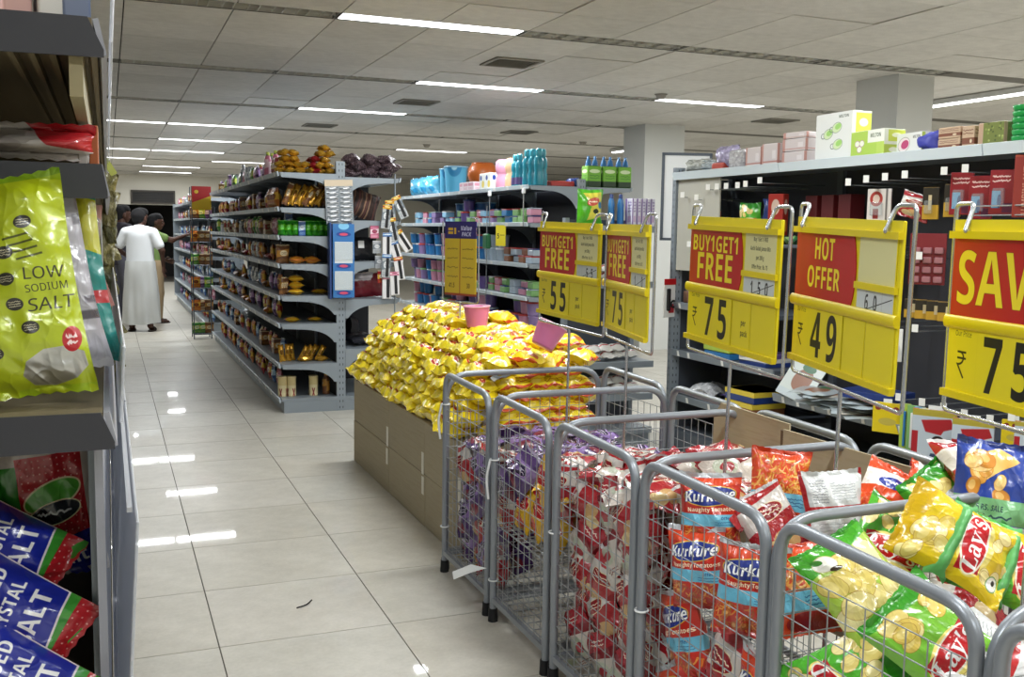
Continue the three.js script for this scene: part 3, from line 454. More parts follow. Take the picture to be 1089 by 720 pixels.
// ---------------------------------------------------------------- wire roll cages
const CZ = [[-3.97, -3.45], [-3.385, -2.9], [-2.835, -2.325], [-2.275, -1.745], [-1.695, -1.175], [-1.125, -0.6]];
const CX0 = 1.31, CX1 = 2.06, CH = 0.86;
function wireGrid(u0, u1, v0, v1, step, r, at) {   // a welded grid; at(u, v, off) gives a point
  const list = [], bar = (a, b) => { const d = b.clone().sub(a), g = new THREE.CylinderGeometry(r, r, d.length(), 5, 1, true); g.applyQuaternion(new THREE.Quaternion().setFromUnitVectors(V3(0, 1, 0), d.clone().normalize())); const m = a.clone().add(b).multiplyScalar(0.5); g.translate(m.x, m.y, m.z); list.push(g); };
  const nu = Math.round((u1 - u0) / step), nv = Math.round((v1 - v0) / step);
  for (let i = 0; i <= nu; i++) { const u = u0 + ((u1 - u0) * i) / nu; bar(at(u, v0, 0), at(u, v1, 0)); }
  for (let j = 0; j <= nv; j++) { const v = v0 + ((v1 - v0) * j) / nv; bar(at(u0, v, 1), at(u1, v, 1)); }
  return merge(list);
}
const cageLabels = ['wire cage next to the cardboard cartons, with purple packets', 'wire cage half filled with yellow and red packets', 'wire cage packed with red and cream snack packets', 'wire cage holding orange snack bags with sky blue bands', 'wire cage heaped with green and yellow crisp bags', 'wire cage beyond the crisp bags, cut by the picture edge'];
CZ.forEach(([z0, z1], i) => {
  const g = thing('wire_cage', cageLabels[i], 'wire cage', [CX0, 0, (z0 + z1) / 2]), d = (z1 - z0) / 2, W = CX1 - CX0, r = 0.0132;
  const sideU = (x) => sweep(fillet([V3(x, 0.03, -d), V3(x, CH, -d), V3(x, CH - 0.012, d), V3(x, 0.03, d)], 0.075, 7), r, 10);
  part('side_frame', sideU(0), M.tube, g); part('side_frame', sideU(W), M.tube, g);
  const zb = -d - 0.029; part('end_frame', sweep(fillet([V3(0.012, 0.03, zb), V3(0.012, CH - 0.008, zb), V3(W - 0.012, CH - 0.008, zb), V3(W - 0.012, 0.03, zb)], 0.11, 8), r, 10), M.tube, g);
  if (i === 5) part('end_frame', sweep(fillet([V3(0.012, 0.03, d + 0.029), V3(0.012, CH, d + 0.029), V3(W - 0.012, CH, d + 0.029), V3(W - 0.012, 0.03, d + 0.029)], 0.11, 8), r, 10), M.tube, g);
  const wr = 0.0015, top = 0.76;
  for (const x of [0, W]) part('wire_panel', wireGrid(-d, d, 0.09, top, 0.05, wr, (u, v, o) => V3(x + o * 0.003, v, u)), M.wire, g);
  part('wire_panel', wireGrid(0.012, W - 0.012, 0.09, top - 0.02, 0.05, wr, (u, v, o) => V3(u, v, zb + o * 0.003)), M.wire, g);
  part('base_grid', wireGrid(0.012, W - 0.012, -d, d, 0.06, 0.0025, (u, v, o) => V3(u, 0.1 + o * 0.004, v)), M.wire, g);
  const bb = part('base_bar', merge([box(W, 0.02, 0.02, W / 2, 0.085, -d), box(W, 0.02, 0.02, W / 2, 0.085, d), box(0.018, 0.02, 2 * d, 0, 0.085, 0), box(0.018, 0.02, 2 * d, W, 0.085, 0)]), M.tube, g);
  for (const [x, z] of [[0, -d], [0, d], [W, -d], [W, d], [0.012, zb], [W - 0.012, zb]]) { const f = part('rubber_foot', new THREE.CylinderGeometry(0.017, 0.019, 0.05, 12), M.black, bb); f.position.set(x, 0.025, z); }
  if (i === 1) part('mid_shelf', wireGrid(0.012, W - 0.012, -d, d, 0.05, 0.003, (u, v, o) => V3(u, 0.37 + o * 0.004, v)), M.wire, g);
  // cable ties and loose tape tails
  const tie = new THREE.TorusGeometry(0.018, 0.003, 6, 14).rotateX(Math.PI / 2);
  const ties = [[[0, 0.73, -d], [0, 0.2, -d]], [[0, 0.62, -d], [0, 0.16, -d]], [[0, 0.5, -d - 0.01]], [[0, 0.45, -d]], [], []][i];
  for (const [x, y, z] of ties) { const t = part('cable_tie', tie, M.white, g); t.position.set(x, y, z); }
  if (i < 2) { const tail = part('tape_tail', sweep(fillet([V3(-0.018, 0.73 - i * 0.11, -d), V3(-0.03, 0.66 - i * 0.11, -d - 0.01), V3(-0.022, 0.58 - i * 0.11, -d - 0.005)], 0.03, 4), 0.005, 5), M.white, g); tail.scale.z = 1; }
  if (i === 1) { const b = part('tape_tail', extrude([[0, 0], [0.06, 0.012], [0.13, -0.02], [0.125, -0.05], [0.06, -0.02]], 0.002), M.white, g); b.position.set(-0.02, 0.2, -d - 0.02); b.rotation.y = Math.PI * 0.85; }
});
// ---------------------------------------------------------------- cartons under the yellow packets
const cardTex = canvasTex(512, 256, (c, w, h) => { const r = rng(45); rect(c, 0, 0, w, h, '#a69a80'); for (let k = 0; k < 420; k++) { c.fillStyle = r() < 0.5 ? 'rgba(80,60,40,0.06)' : 'rgba(210,180,140,0.06)'; c.fillRect(r() * w, r() * h, 30 + r() * 120, 1 + r() * 2); } });
const mCard = std({ map: cardTex, roughness: 0.85 }), mTape = col('#d8d4c4', 0.35), mCardDark = col('#5c4a36', 0.9);
{
  const cells = []; const zs = [-6.15, -5.3, -4.62, -4.06], xs = [1.415, 1.75, 2.08];
  for (let tier = 0; tier < 2; tier++) for (let k = 0; k < 3; k++) for (let j = 0; j < 2; j++) {
    if (j === 1 && (tier === 0 || k < 2)) { if (tier === 0 && k < 2) continue; }
    const x0 = xs[j] + rr(0, 0.006), x1 = xs[j + 1] - 0.006, z0 = zs[k] + 0.003, z1 = zs[k + 1] - 0.003, h = 0.262;
    const t = thing('cardboard_carton', `brown carton, ${NTH[k]} from the gondola, ${tier ? 'upper' : 'lower'} tier ${j ? 'of the row behind' : 'along the aisle'}`, 'carton', [(x0 + x1) / 2, tier * 0.264, (z0 + z1) / 2]);
    const b = rbox(x1 - x0, h, z1 - z0, 0.005); b.translate(0, h / 2, 0); part('body', b, mCard, t);
    part('flap_seam', box(x1 - x0 - 0.02, 0.001, 0.004, 0, h + 0.0006, 0), mCardDark, t);
    if (!j) { part('tape', box(0.0012, tier ? 0.11 : 0.09, 0.035, -(x1 - x0) / 2 - 0.0008, tier ? 0.05 : h - 0.06, (z1 - z0) / 2 - 0.03), mTape, t); }
  }
}
// yellow packets piled on the cartons, laid in courses
{
  const geos = [1, 2, 3, 4, 5].map((s) => { const g = pillow(0.168, 0.132, 0.08, { nu: 11, nv: 11, seed: s + 20, wr: 0.009, fin: 0.01, full: 0.42, pinch: 0.05 }); g.rotateX(-Math.PI / 2); return g; });
  const mats = PT.yellowPack.map((m) => wrap(m, 0.26)), r = rng(101), GR = 'yellow packets piled on the cartons';
  let n = 0;
  const put = (x, y, z, ry, rx, rz, where) => { n++; one('snack_packet', pick(geos, r), pick(mats, r), `yellow snack packet ${where}`, 'snack packet', [x, y, z], [rx, ry, rz], GR); };
  const roof = (z) => (z < -5.9 ? 5 + (z + 6.2) * 9 : z < -5.2 ? 8.3 : 8.3 - (z + 5.2) * 1.3);
  for (let L = 0; L < 9; L++) {
    const y = 0.572 + L * 0.05, set = 0.02 * L + (L > 5 ? (L - 5) * 0.03 : 0);
    for (let z = -6.12 + (L % 2) * 0.07 + 0.02 * L; z < -4.08; z += 0.158) {
      if (L > roof(z)) continue;
      put(1.455 + set + rr(-0.015, 0.015, r), y + rr(-0.008, 0.008, r), z + rr(-0.012, 0.012, r), Math.PI / 2 + rr(-0.35, 0.35, r), rr(-0.16, 0.16, r), rr(-0.22, 0.28, r), `in the ${NTH[L]} course up, aisle face of the pile`);       // aisle face
      const top = L + 1 > roof(z);
      if (top || L >= 6) for (let x = 1.58 + set; x < 2.05; x += 0.13) put(x + rr(-0.02, 0.02, r), y + rr(-0.012, 0.022, r), z + rr(-0.03, 0.03, r), rr(-1.2, 1.2, r), rr(-0.25, 0.25, r), rr(-0.25, 0.25, r), z < -5.3 ? 'lying on the crest nearest the gondola' : z < -4.7 ? 'lying on the crest around the upright pink cup' : 'lying on the lower crest next to the wire cages');
    }
    if (L < 6) for (let x = 1.58 + set + (L % 2) * 0.07; x < 2.04; x += 0.155) put(x, y, -4.075 - 0.008 * L + rr(-0.012, 0.012, r), rr(-0.12, 0.12, r), rr(-0.1, 0.1, r), rr(-0.08, 0.08, r), `in the ${NTH[L]} course up, cage side of the pile`); // face towards the cages
    if (L < 5) for (let x = 1.6 + set; x < 1.75; x += 0.15) put(x, y, -6.1 + rr(-0.01, 0.01, r), rr(-0.2, 0.2, r), 0, 0, 'at the gondola end of the pile');
  }
  // pink plastic cups left on the pile
  const cupMap = canvasTex(256, 128, (c, w, h) => { rect(c, 0, 0, w, h, '#d87aa4'); oval(c, 70, 50, 20, 16, '#f3dbe6'); oval(c, 110, 84, 26, 20, '#f7e6ec'); oval(c, 150, 60, 12, 20, '#3a2a34'); oval(c, 190, 50, 16, 12, '#f3dbe6'); rect(c, 0, 0, w, 10, '#ecc0d4'); });
  const cupM = std({ map: cupMap, roughness: 0.3, side: THREE.DoubleSide });
  for (const [p, t, lb] of [[[1.76, 0.965, -4.83], [0, 0.3, 0.03], 'upright pink plastic cup on the yellow packets below the purple board'], [[1.77, 0.955, -4.02], [0.25, 0.5, -0.42], 'tilted pink plastic cup by the wire cage rail']]) {
    const c = thing('plastic_cup', lb, 'cup', p, t); part('body', lathe([[0.0, 0], [0.048, 0], [0.052, 0.01], [0.068, 0.108], [0.071, 0.11], [0.066, 0.106], [0.046, 0.012], [0, 0.01]], 20), cupM, c); part('rim', new THREE.TorusGeometry(0.07, 0.003, 6, 22).rotateX(Math.PI / 2).translate(0, 0.11, 0), col('#e9b8cf', 0.3), c);
  }
}
// ---------------------------------------------------------------- packets inside the cages
const PM = { kurk: wrap(PT.kurk), kurkOrange: wrap(PT.kurkOrange), crispGreen: wrap(PT.crispGreen, 0.24), crispYellow: wrap(PT.crispYellow, 0.24), crispLime: wrap(PT.crispLime, 0.24), crispPlain: wrap(PT.crispPlain, 0.24), crispBlue: wrap(PT.crispBlue, 0.26), redFoil: wrap(PT.redFoil, 0.24), pinkFoil: wrap(PT.pinkFoil, 0.22), purple: wrap(PT.purple, 0.24), yellowRed: wrap(PT.yellowRed, 0.26), whiteRed: wrap(PT.whiteRed, 0.26), orangeBag: wrap(PT.orangeBag, 0.24) };
const packGeo = [1, 2, 3, 4, 5, 6].map((s) => pillow(0.15, 0.19, 0.06, { nu: 10, nv: 12, seed: s + 40, wr: 0.009, fin: 0.012 }));
const bagGeo = [1, 2, 3, 4, 5, 6].map((s) => pillow(0.19, 0.26, 0.085, { nu: 18, nv: 22, seed: s + 60, wr: 0.0075, fin: 0.016, bend: (s % 3 - 1) * 0.012 }));
const PW = { kurk: 'red and sky blue', redFoil: 'dark red', pinkFoil: 'cream and red', purple: 'purple', yellowRed: 'yellow and red', crispGreen: 'green', crispLime: 'lime green', whiteRed: 'white and red' };
function fillCage(i, o) {
  const { y0 = 0.16, y1, kinds, label, group, seed, step = 0.125, layers = 1, geo = packGeo, name = 'snack_packet', top = true, cols = 3, skipTop = () => false } = o, r = rng(seed), [z0, z1] = CZ[i];
  for (let ly = 0; ly < layers; ly++) for (let y = y0 + ly * 0.05; y < y1 - ly * 0.04; y += step) for (let k = 0; k < cols; k++) {
    const m = pick(kinds, r), lb = `${PW[m]} ${label}${ly ? ', second row in' : ', against the mesh'}`, z = z0 + ((k + 0.5) * (z1 - z0)) / cols + rr(-0.02, 0.02, r);
    one(name, pick(geo, r), PM[m], lb, 'snack packet', [1.385 + ly * 0.075 + rr(0, 0.03, r), y + rr(-0.02, 0.02, r), z], [rr(-0.28, 0.1, r), -Math.PI / 2 + rr(-0.25, 0.25, r), rr(-0.7, 0.7, r) + (r() < 0.25 ? 1.4 : 0)], group);
  }
  if (top) for (let x = 1.44; x < 2.0; x += 0.15) for (let k = 0; k < 3; k++) {
    const z = z0 + ((k + 0.5) * (z1 - z0)) / 3; if (skipTop(x, z)) continue;
    const m = pick(kinds, r); one(name, pick(geo, r), PM[m], `${PW[m]} ${label}, lying on top`, 'snack packet', [x + rr(-0.02, 0.02, r), y1 - 0.02 + rr(-0.015, 0.045, r), z + rr(-0.02, 0.02, r)], [-1.35 + rr(-0.35, 0.4, r), rr(-3, 3, r), rr(-0.3, 0.3, r)], group);
  }
}
fillCage(0, { layers: 2, cols: 4, step: 0.11, y1: 0.58, kinds: ['purple', 'purple', 'redFoil'], seed: 201, label: 'foil packet in the cage beside the cartons', group: 'packets in the purple cage' });
fillCage(1, { layers: 2, y0: 0.46, y1: 0.6, kinds: ['yellowRed', 'yellowRed', 'redFoil', 'purple'], seed: 202, label: 'packet on the shelf of the half filled cage', group: 'packets in the half filled cage' });
fillCage(2, { layers: 2, cols: 4, step: 0.115, y1: 0.72, kinds: ['redFoil', 'pinkFoil', 'redFoil', 'pinkFoil', 'redFoil'], seed: 203, label: 'crumpled foil packet in the fully packed cage', group: 'packets in the red and cream cage', geo: packGeo });
fillCage(3, { layers: 2, y0: 0.2, y1: 0.44, kinds: ['kurk', 'kurk', 'redFoil'], seed: 204, label: 'bag low in the orange snack cage', group: 'packets low in the orange cage', geo: bagGeo, top: false, step: 0.18, cols: 3 });
fillCage(4, { layers: 2, y0: 0.2, y1: 0.5, kinds: ['crispGreen', 'crispLime', 'whiteRed'], seed: 205, label: 'bag low in the crisp cage', group: 'crisp bags low in the cage', geo: bagGeo, top: false, step: 0.2, cols: 3 });
fillCage(5, { y0: 0.35, y1: 0.7, kinds: ['redFoil', 'whiteRed', 'yellowRed'], seed: 206, label: 'packet in the cage cut by the picture edge', group: 'packets in the edge cage', geo: bagGeo, step: 0.2 });
// larger bags posed singly: [material, position, [tilt back, turn, roll], scale, label]
const BAGS = [
  ['kurk', [1.44, 0.735, -2.16], [-0.12, -0.62, 0.04], 0.86, 'upright red snack bag with sky blue band, highest behind the mesh'],
  ['kurk', [1.41, 0.615, -1.93], [-0.1, -0.75, -0.05], 0.9, 'red snack bag with sky blue band against the mesh near the crisp cage'],
  ['kurk', [1.395, 0.6, -2.14], [-0.05, -1.0, 0.12], 0.86, 'narrow turned red snack bag against the mesh by the post'],
  ['redFoil', [1.56, 0.72, -2.06], [-0.5, -0.5, 0.5], 0.8, 'red foil bag with golden crisps behind the cage tube'],
  ['kurkOrange', [1.66, 0.78, -2.17], [-0.3, -0.45, -0.1], 0.85, 'noodle printed orange bag with blue band under the cardboard sheet'],
  ['kurkOrange', [1.5, 0.64, -1.84], [-0.4, -0.8, 0.3], 0.85, 'orange bag wedged below the white bag'],
  ['whiteRed', [1.68, 0.765, -1.97], [-0.25, -0.3, 0.06], 0.86, 'white snack bag with one red stripe standing in the cage'],
  ['kurkOrange', [1.79, 0.73, -2.03], [-0.7, -0.2, 0.5], 0.85, 'orange masala bag leaning behind the white bag'],
  ['orangeBag', [1.87, 0.77, -2.0], [-0.55, -0.5, -0.5], 0.85, 'bright orange and white bag at the cage corner'],
  ['orangeBag', [1.97, 0.78, -1.93], [-0.6, 0.2, 0.6], 0.8, 'folded bright orange bag next to the rail'],
  ['redFoil', [1.72, 0.64, -1.9], [-0.9, 0.4, 0.9], 0.9, 'dark red bag lying under the orange bags'],
  ['redFoil', [1.5, 0.76, -2.2], [-1.2, 0.3, 0.2], 0.85, 'dark red bag lying flat below the cardboard sheet'],
  ['crispYellow', [1.7, 0.8, -1.6], [-0.55, -0.4, 1.02], 1.0, 'yellow crisp bag bound with green tape on top of the heap'],
  ['crispGreen', [1.81, 0.745, -1.56], [-0.5, -0.3, 1.1], 1.0, 'green crisp bag bound to the yellow one with green tape'],
  ['crispGreen', [1.63, 0.76, -1.72], [-0.75, -0.3, -0.7], 0.98, 'green crisp bag showing its red logo behind the cage tube'],
  ['crispPlain', [1.46, 0.72, -1.62], [-0.62, -0.5, 0.6], 0.98, 'lime crisp bag lying aslant at the corner of the cage'],
  ['crispLime', [1.5, 0.66, -1.44], [-0.55, -0.55, 0.85], 0.98, 'lime crisp bag lying sideways behind the mesh'],
  ['crispGreen', [1.4, 0.54, -1.57], [-0.25, -0.9, -0.9], 0.98, 'green crisp bag pressed low against the mesh'],
  ['whiteRed', [1.6, 0.62, -1.36], [-0.7, -0.2, 0.9], 0.95, 'silver white bag under the lime crisp bag'],
  ['crispGreen', [1.93, 0.79, -1.85], [-0.5, -0.2, 0.55], 0.9, 'small green bag at the back of the crisp heap'],
  ['whiteRed', [1.97, 0.785, -1.76], [-0.5, 0.1, 0.5], 0.9, 'white paper bag behind the yellow crisp bag'],
  ['crispBlue', [1.95, 0.835, -1.72], [-0.22, -0.5, -0.12], 1.15, 'blue crisp bag with a pale green band at the back of the heap'],
  ['redFoil', [2.0, 0.875, -1.83], [-1.1, 0.1, -0.3], 0.9, 'shiny red foil bag behind the blue crisp bag'],
  ['yellowRed', [1.99, 0.72, -1.5], [-0.6, 0, 0.7], 1.0, 'brown and cream packet beside the green crisp bag'],
  ['redFoil', [1.83, 0.62, -1.72], [-1.1, 0.5, 0], 1.0, 'red bag under the yellow crisp bag'],
  ['yellowRed', [1.82, 0.6, -1.36], [-1.2, 1.0, 0], 1.0, 'yellow red bag under the crisp heap by the corner'],
];
BAGS.forEach(([m, p, t, s, lb], i) => {
  const o = thing('snack_bag', lb, 'snack bag', p, t, 'bags heaped in the cages'); const b = part('wrapper', bagGeo[i % 6], PM[m], o); o.scale.setScalar(s);
  if (/bound/.test(lb)) { const band = pillow(0.2, 0.05, 0.094, { nu: 18, nv: 3, seed: 5, wr: 0.004, fin: 0.0, full: 0.05, pinch: 0.1 }); band.translate(0, 0.012, 0); part('tape_band', band, std({ color: '#62b064', roughness: 0.3 }), o); }
});
// cardboard sheets lining the back of the orange cage
{
  const print = canvasTex(512, 256, (c, w, h) => { c.drawImage(cardTex.image, 0, 0, w, h); T(c, '*', 300, 120, 40, '#3a2a1a'); T(c, '#', 304, 150, 30, '#3a2a1a'); });
  const s = thing('cardboard_sheet', 'upright brown cardboard sheet with a small dark stamp lining the cage', 'cardboard', [2.0, 0.28, -2.79], 0);
  const g = extrude([[-0.2, 0], [0.23, 0], [0.225, 0.585], [-0.16, 0.59], [-0.2, 0.53]], 0.006); g.rotateY(-Math.PI / 2); { const u = g.attributes.uv; for (let i = 0; i < u.count; i++) u.setXY(i, u.getX(i) * 2 + 0.4, u.getY(i) * 1.7); } part('panel', g, std({ map: print, roughness: 0.85 }), s);
  const s2 = thing('cardboard_sheet', 'second brown cardboard sheet folded beside the stamped one', 'cardboard', [1.985, 0.28, -2.3], 0.1);
  const g2 = extrude([[-0.25, 0], [0.28, 0], [0.27, 0.56], [-0.245, 0.575]], 0.006); g2.rotateY(-Math.PI / 2); part('panel', g2, mCard, s2); part('fold', box(0.012, 0.57, 0.012, 0, 0.285, -0.25), mCardDark, s2);
}
// ---------------------------------------------------------------- salt shelves close to the camera
{
  const g = thing('gondola_shelving', 'dark edged salt shelving close by, running along the aisle', 'shelving');
  const mDark = col('#3c3d43', 0.55, 0.1), mUnder = std({ map: noiseTex(128, [122, 110, 84], 8, [[4, 1], [20, 0.6]], 71), roughness: 0.7 }), mPale = col('#a3a5ae', 0.45, 0.1);
  const xb = -0.46;
  // shelf decks with end plates; the tip corner is cut back on the top one
  for (const [y, zn, cut] of [[1.684, -1.2, 0.016], [1.535, -1.34, 0.006], [1.25, -1.2, 0.014], [0.7, -1.2, 0.01]]) {
    const xt = 0.002;
    part('shelf', span(xb, xt - 0.012, y - 0.018, y, -6.2, zn - 0.004), mUnder, g);
    const e = extrude([[xb, 0], [xt - cut, 0], [xt, -0.034], [xt, -0.042], [xb, -0.046]], 0.004); e.translate(0, y, zn - 0.004); part('end_plate', e, mDark, g);
    const s = part('price_strip', box(0.006, 0.04, 6.2 + zn - 0.01), mPale, g); s.position.set(xt - 0.004, y - 0.02, (zn - 6.2) / 2); s.rotation.z = 0.2;
  }
  for (let k = 0; k < 5; k++) part('deck_rib', span(-0.1 + k * 0.022, -0.093 + k * 0.022, 1.652, 1.665, -6.1, -1.22), mUnder, g);
  part('edge_channel', span(-0.034, -0.02, 1.6, 1.665, -6.1, -1.215), col('#9a8f6c', 0.6), g);
  part('back_panel', span(xb - 0.03, xb, 0.05, 1.75, -6.2, -1.2), M.backDark, g);
  for (const z of [-1.23, -3.7, -6.18]) part('post', span(xb - 0.06, xb - 0.03, 0, 1.8, z - 0.02, z + 0.02), mPost, g);
  part('plinth', span(xb, -0.03, 0, 0.1, -6.2, -1.22), M.steelDark, g);
  // clear risers along the shelf edges
  const clear = new THREE.MeshPhysicalMaterial({ color: '#e4e7ec', roughness: 0.3, transmission: 0.55, thickness: 0, clearcoat: 0.4 });
  const risers = [[1.23, 0.09, 5], [1.665, 0.085, 5], [0.69, 0.42, 6]];
  for (const [y, h, n] of risers) for (let k = 0; k < n; k++) { const l = 0.88, z = -1.24 - k * 0.9 - l / 2; const r = part('clear_riser', rbox(0.004, h, l, 0.002), clear, g); r.position.set(0.012, y + h / 2, z); r.rotation.z = -0.06; }
  for (let k = 0; k < 5; k++) part('riser_edge', box(0.006, 0.006, 0.88, 0.016, 1.125, -1.68 - k * 0.9), col('#b9bcc2', 0.3), g);
  // pale upright fronts of the salt bin below
  part('bin_front', span(-0.022, -0.012, 0.7, 1.205, -4.2, -1.3), mPale, g);
  for (let k = 0; k < 4; k++) { part('bin_slot', span(-0.027, -0.0215, 0.98, 1.06, -1.42 - k * 0.28, -1.38 - k * 0.28), M.black, g); part('bin_clip', span(-0.03, -0.022, 0.88, 1.18, -1.36 - k * 0.28, -1.345 - k * 0.28), M.steel, g); }
}
const bigBag = (seed, w, h, t, o = {}) => pillow(w, h, t, { nu: 26, nv: 34, seed, wr: 0.006, fin: 0.012, full: 0.45, pinch: 0.05, ...o });
{
  const salt = new THREE.MeshPhysicalMaterial({ map: PT.lowSalt, metalnessMap: PT.lowSaltMetal, metalness: 1, roughness: 0.28, clearcoat: 0.7, clearcoatRoughness: 0.15, bumpMap: crumple, bumpScale: 0.005, side: THREE.DoubleSide });
  one('salt_bag', bigBag(3, 0.2, 0.262, 0.075, { wr: 0.008 }), salt, 'lime yellow bag lettered LOW SODIUM SALT on the dark shelf', 'salt bag', [-0.13, 1.383, -1.27], [-0.06, -0.05, 0.14]);
  one('salt_bag', bigBag(4, 0.2, 0.28, 0.075), wrap(PT.lowSalt, 0.3), 'second lime salt bag tucked behind the LOW SODIUM SALT bag', 'salt bag', [-0.22, 1.4, -1.37], [-0.1, 0.2, 0.1]);
  one('salt_bag', bigBag(5, 0.17, 0.26, 0.06), wrap(canvasTex(128, 192, (c, w, h) => { const r = rng(80); rect(c, 0, 0, w, h, '#a7a4ad'); for (let k = 0; k < 14; k++) rect(c, r() * w, r() * h, 8 + r() * 30, 6 + r() * 22, pick(['#6b6672', '#d8d5dc', '#8d7f8a', '#4e4a55'], r)); }), 0.25), 'silver printed salt bag between the lime bag and the teal bag', 'salt bag', [-0.1, 1.395, -1.36], [-0.12, 0.25, 0.16]);
  one('salt_bag', bigBag(6, 0.16, 0.26, 0.06), wrap(PT.tealBag, 0.3), 'teal iodised salt bag standing behind the lime yellow bag', 'salt bag', [-0.08, 1.395, -1.47], [-0.1, -0.15, 0.14]);
  one('flour_packet', bigBag(7, 0.26, 0.05, 0.12, { nv: 10 }), wrap(PT.redWhite, 0.4), 'red and white packet lying on the upper dark shelf', 'packet', [-0.14, 1.571, -1.5], [0.1, 0, 0]);
  for (const [x, c, lb] of [[-0.028, '#b9b4b0', 'pale slim box at the end of the upper dark shelf'], [-0.014, '#a85a2a', 'orange slim box at the end of the upper dark shelf']]) one('slim_box', rbox(0.012, 0.06, 0.1, 0.002), col(c, 0.5), lb, 'box', [x, 1.566, -1.55], 0);
  // goods on top, only their feet in view
  for (const [x, c, lb] of [[-0.09, '#c9a2a0', 'pinkish packet on the very top of the salt shelving'], [-0.055, '#d8d8d8', 'white carton on the very top of the salt shelving'], [-0.03, '#6f7c9a', 'blue grey carton on the very top of the salt shelving']]) one('carton', rbox(0.03, 0.14, 0.1, 0.004), col(c, 0.5), lb, 'box', [x, 1.755, -1.3], 0.1);
  // bin of iodised salt
  const iod = wrap(PT.iodSalt, 0.28);
  one('salt_bag', bigBag(11, 0.2, 0.25, 0.08, { wr: 0.009 }), iod, 'blue and red iodised salt bag lowest in the bin', 'salt bag', [-0.168, 0.895, -1.28], [-0.3, -0.05, 0.92]);
  one('salt_bag', bigBag(12, 0.2, 0.25, 0.08, { wr: 0.009 }), iod, 'blue and red iodised salt bag lying in the middle of the bin', 'salt bag', [-0.175, 0.965, -1.34], [-0.28, -0.05, 0.95]);
  one('salt_bag', bigBag(13, 0.2, 0.25, 0.08, { wr: 0.009 }), iod, 'blue and red iodised salt bag uppermost in the leaning pile', 'salt bag', [-0.192, 1.025, -1.41], [-0.25, 0, 0.98]);
  one('salt_bag', bigBag(14, 0.16, 0.24, 0.07), wrap(PT.clearSalt, 0.25), 'clear salt bag with green and red panel under the dark shelf', 'salt bag', [-0.1, 1.085, -1.5], [-0.1, 0, 0.1]);
  one('onion_net', bigBag(15, 0.12, 0.13, 0.07, { wr: 0.01 }), wrap(noiseTex(128, [206, 128, 84], 60, [[14, 1], [30, 1]], 88), 0.35), 'orange filled clear packet against the bin front', 'packet', [-0.085, 1.12, -1.64], [0, 0.1, 0.2]);
}
// hanging strip of green brown packets beyond the salt shelves, and blister cards
{
  const s = thing('hanging_strip', 'clip strip of dried green packets hanging at the salt shelf edge', 'clip strip', [-0.012, 1.68, -3.6]);
  part('strip', box(0.004, 0.98, 0.03, -0.005, -0.48, 0), M.white, s);
  const leafMap = noiseTex(64, [128, 122, 76], 45, [[6, 1], [16, 0.8]], 90), mats = ['#ffffff', '#e8e4d0', '#d0d4c4'].map((t) => { const m = wrap(leafMap, 0.35); m.color.set(t); return m; }), r = rng(91), geo = [1, 2, 3].map((k) => pillow(0.07, 0.12, 0.03, { nu: 8, nv: 9, seed: k + 90, wr: 0.009 }));
  for (let k = 0; k < 14; k++) { const m = part('packet', geo[k % 3], mats[k % 3], s); m.position.set(0.005 + rr(-0.012, 0.012, r), -0.1 - k * 0.062, rr(-0.05, 0.05, r)); m.rotation.set(rr(-0.2, 0.2, r), rr(-0.9, 0.9, r), rr(-0.45, 0.45, r)); }
  part('header_card', box(0.022, 0.075, 0.003, 0, 0, 0).rotateZ(0.55).translate(0.02, -0.02, 0), col('#b9bf5c', 0.5), s);
  const b = thing('blister_pack', 'clear blister card with a pink insert hanging under the dark shelf', 'blister pack', [-0.035, 1.45, -1.75], [0, 0.2, -0.1]);
  part('card', box(0.05, 0.09, 0.002), col('#b98a80', 0.5), b); part('bubble', rbox(0.035, 0.05, 0.03, 0.01, 2).translate(0.004, 0, 0.016), M.plasticClear, b);
  const b2 = thing('blister_pack', 'orange and grey tool card hanging beside the teal bag', 'blister pack', [-0.045, 1.36, -1.9], [0, 0.1, 0.1]);
  part('card', box(0.04, 0.16, 0.002), col('#b5532c', 0.5), b2); part('tool', rbox(0.014, 0.14, 0.012, 0.004).translate(0.018, -0.03, 0.008), M.steel, b2);
  const b3 = thing('blister_pack', 'pink handled card peeking past the salt bag', 'blister pack', [-0.014, 1.36, -1.62], [0, -0.1, 0.3]);
  part('card', box(0.03, 0.05, 0.002), col('#cf8f8a', 0.5), b3); part('handle', rbox(0.02, 0.03, 0.01, 0.004).translate(0, 0, 0.007), col('#d89a92', 0.5), b3);
}
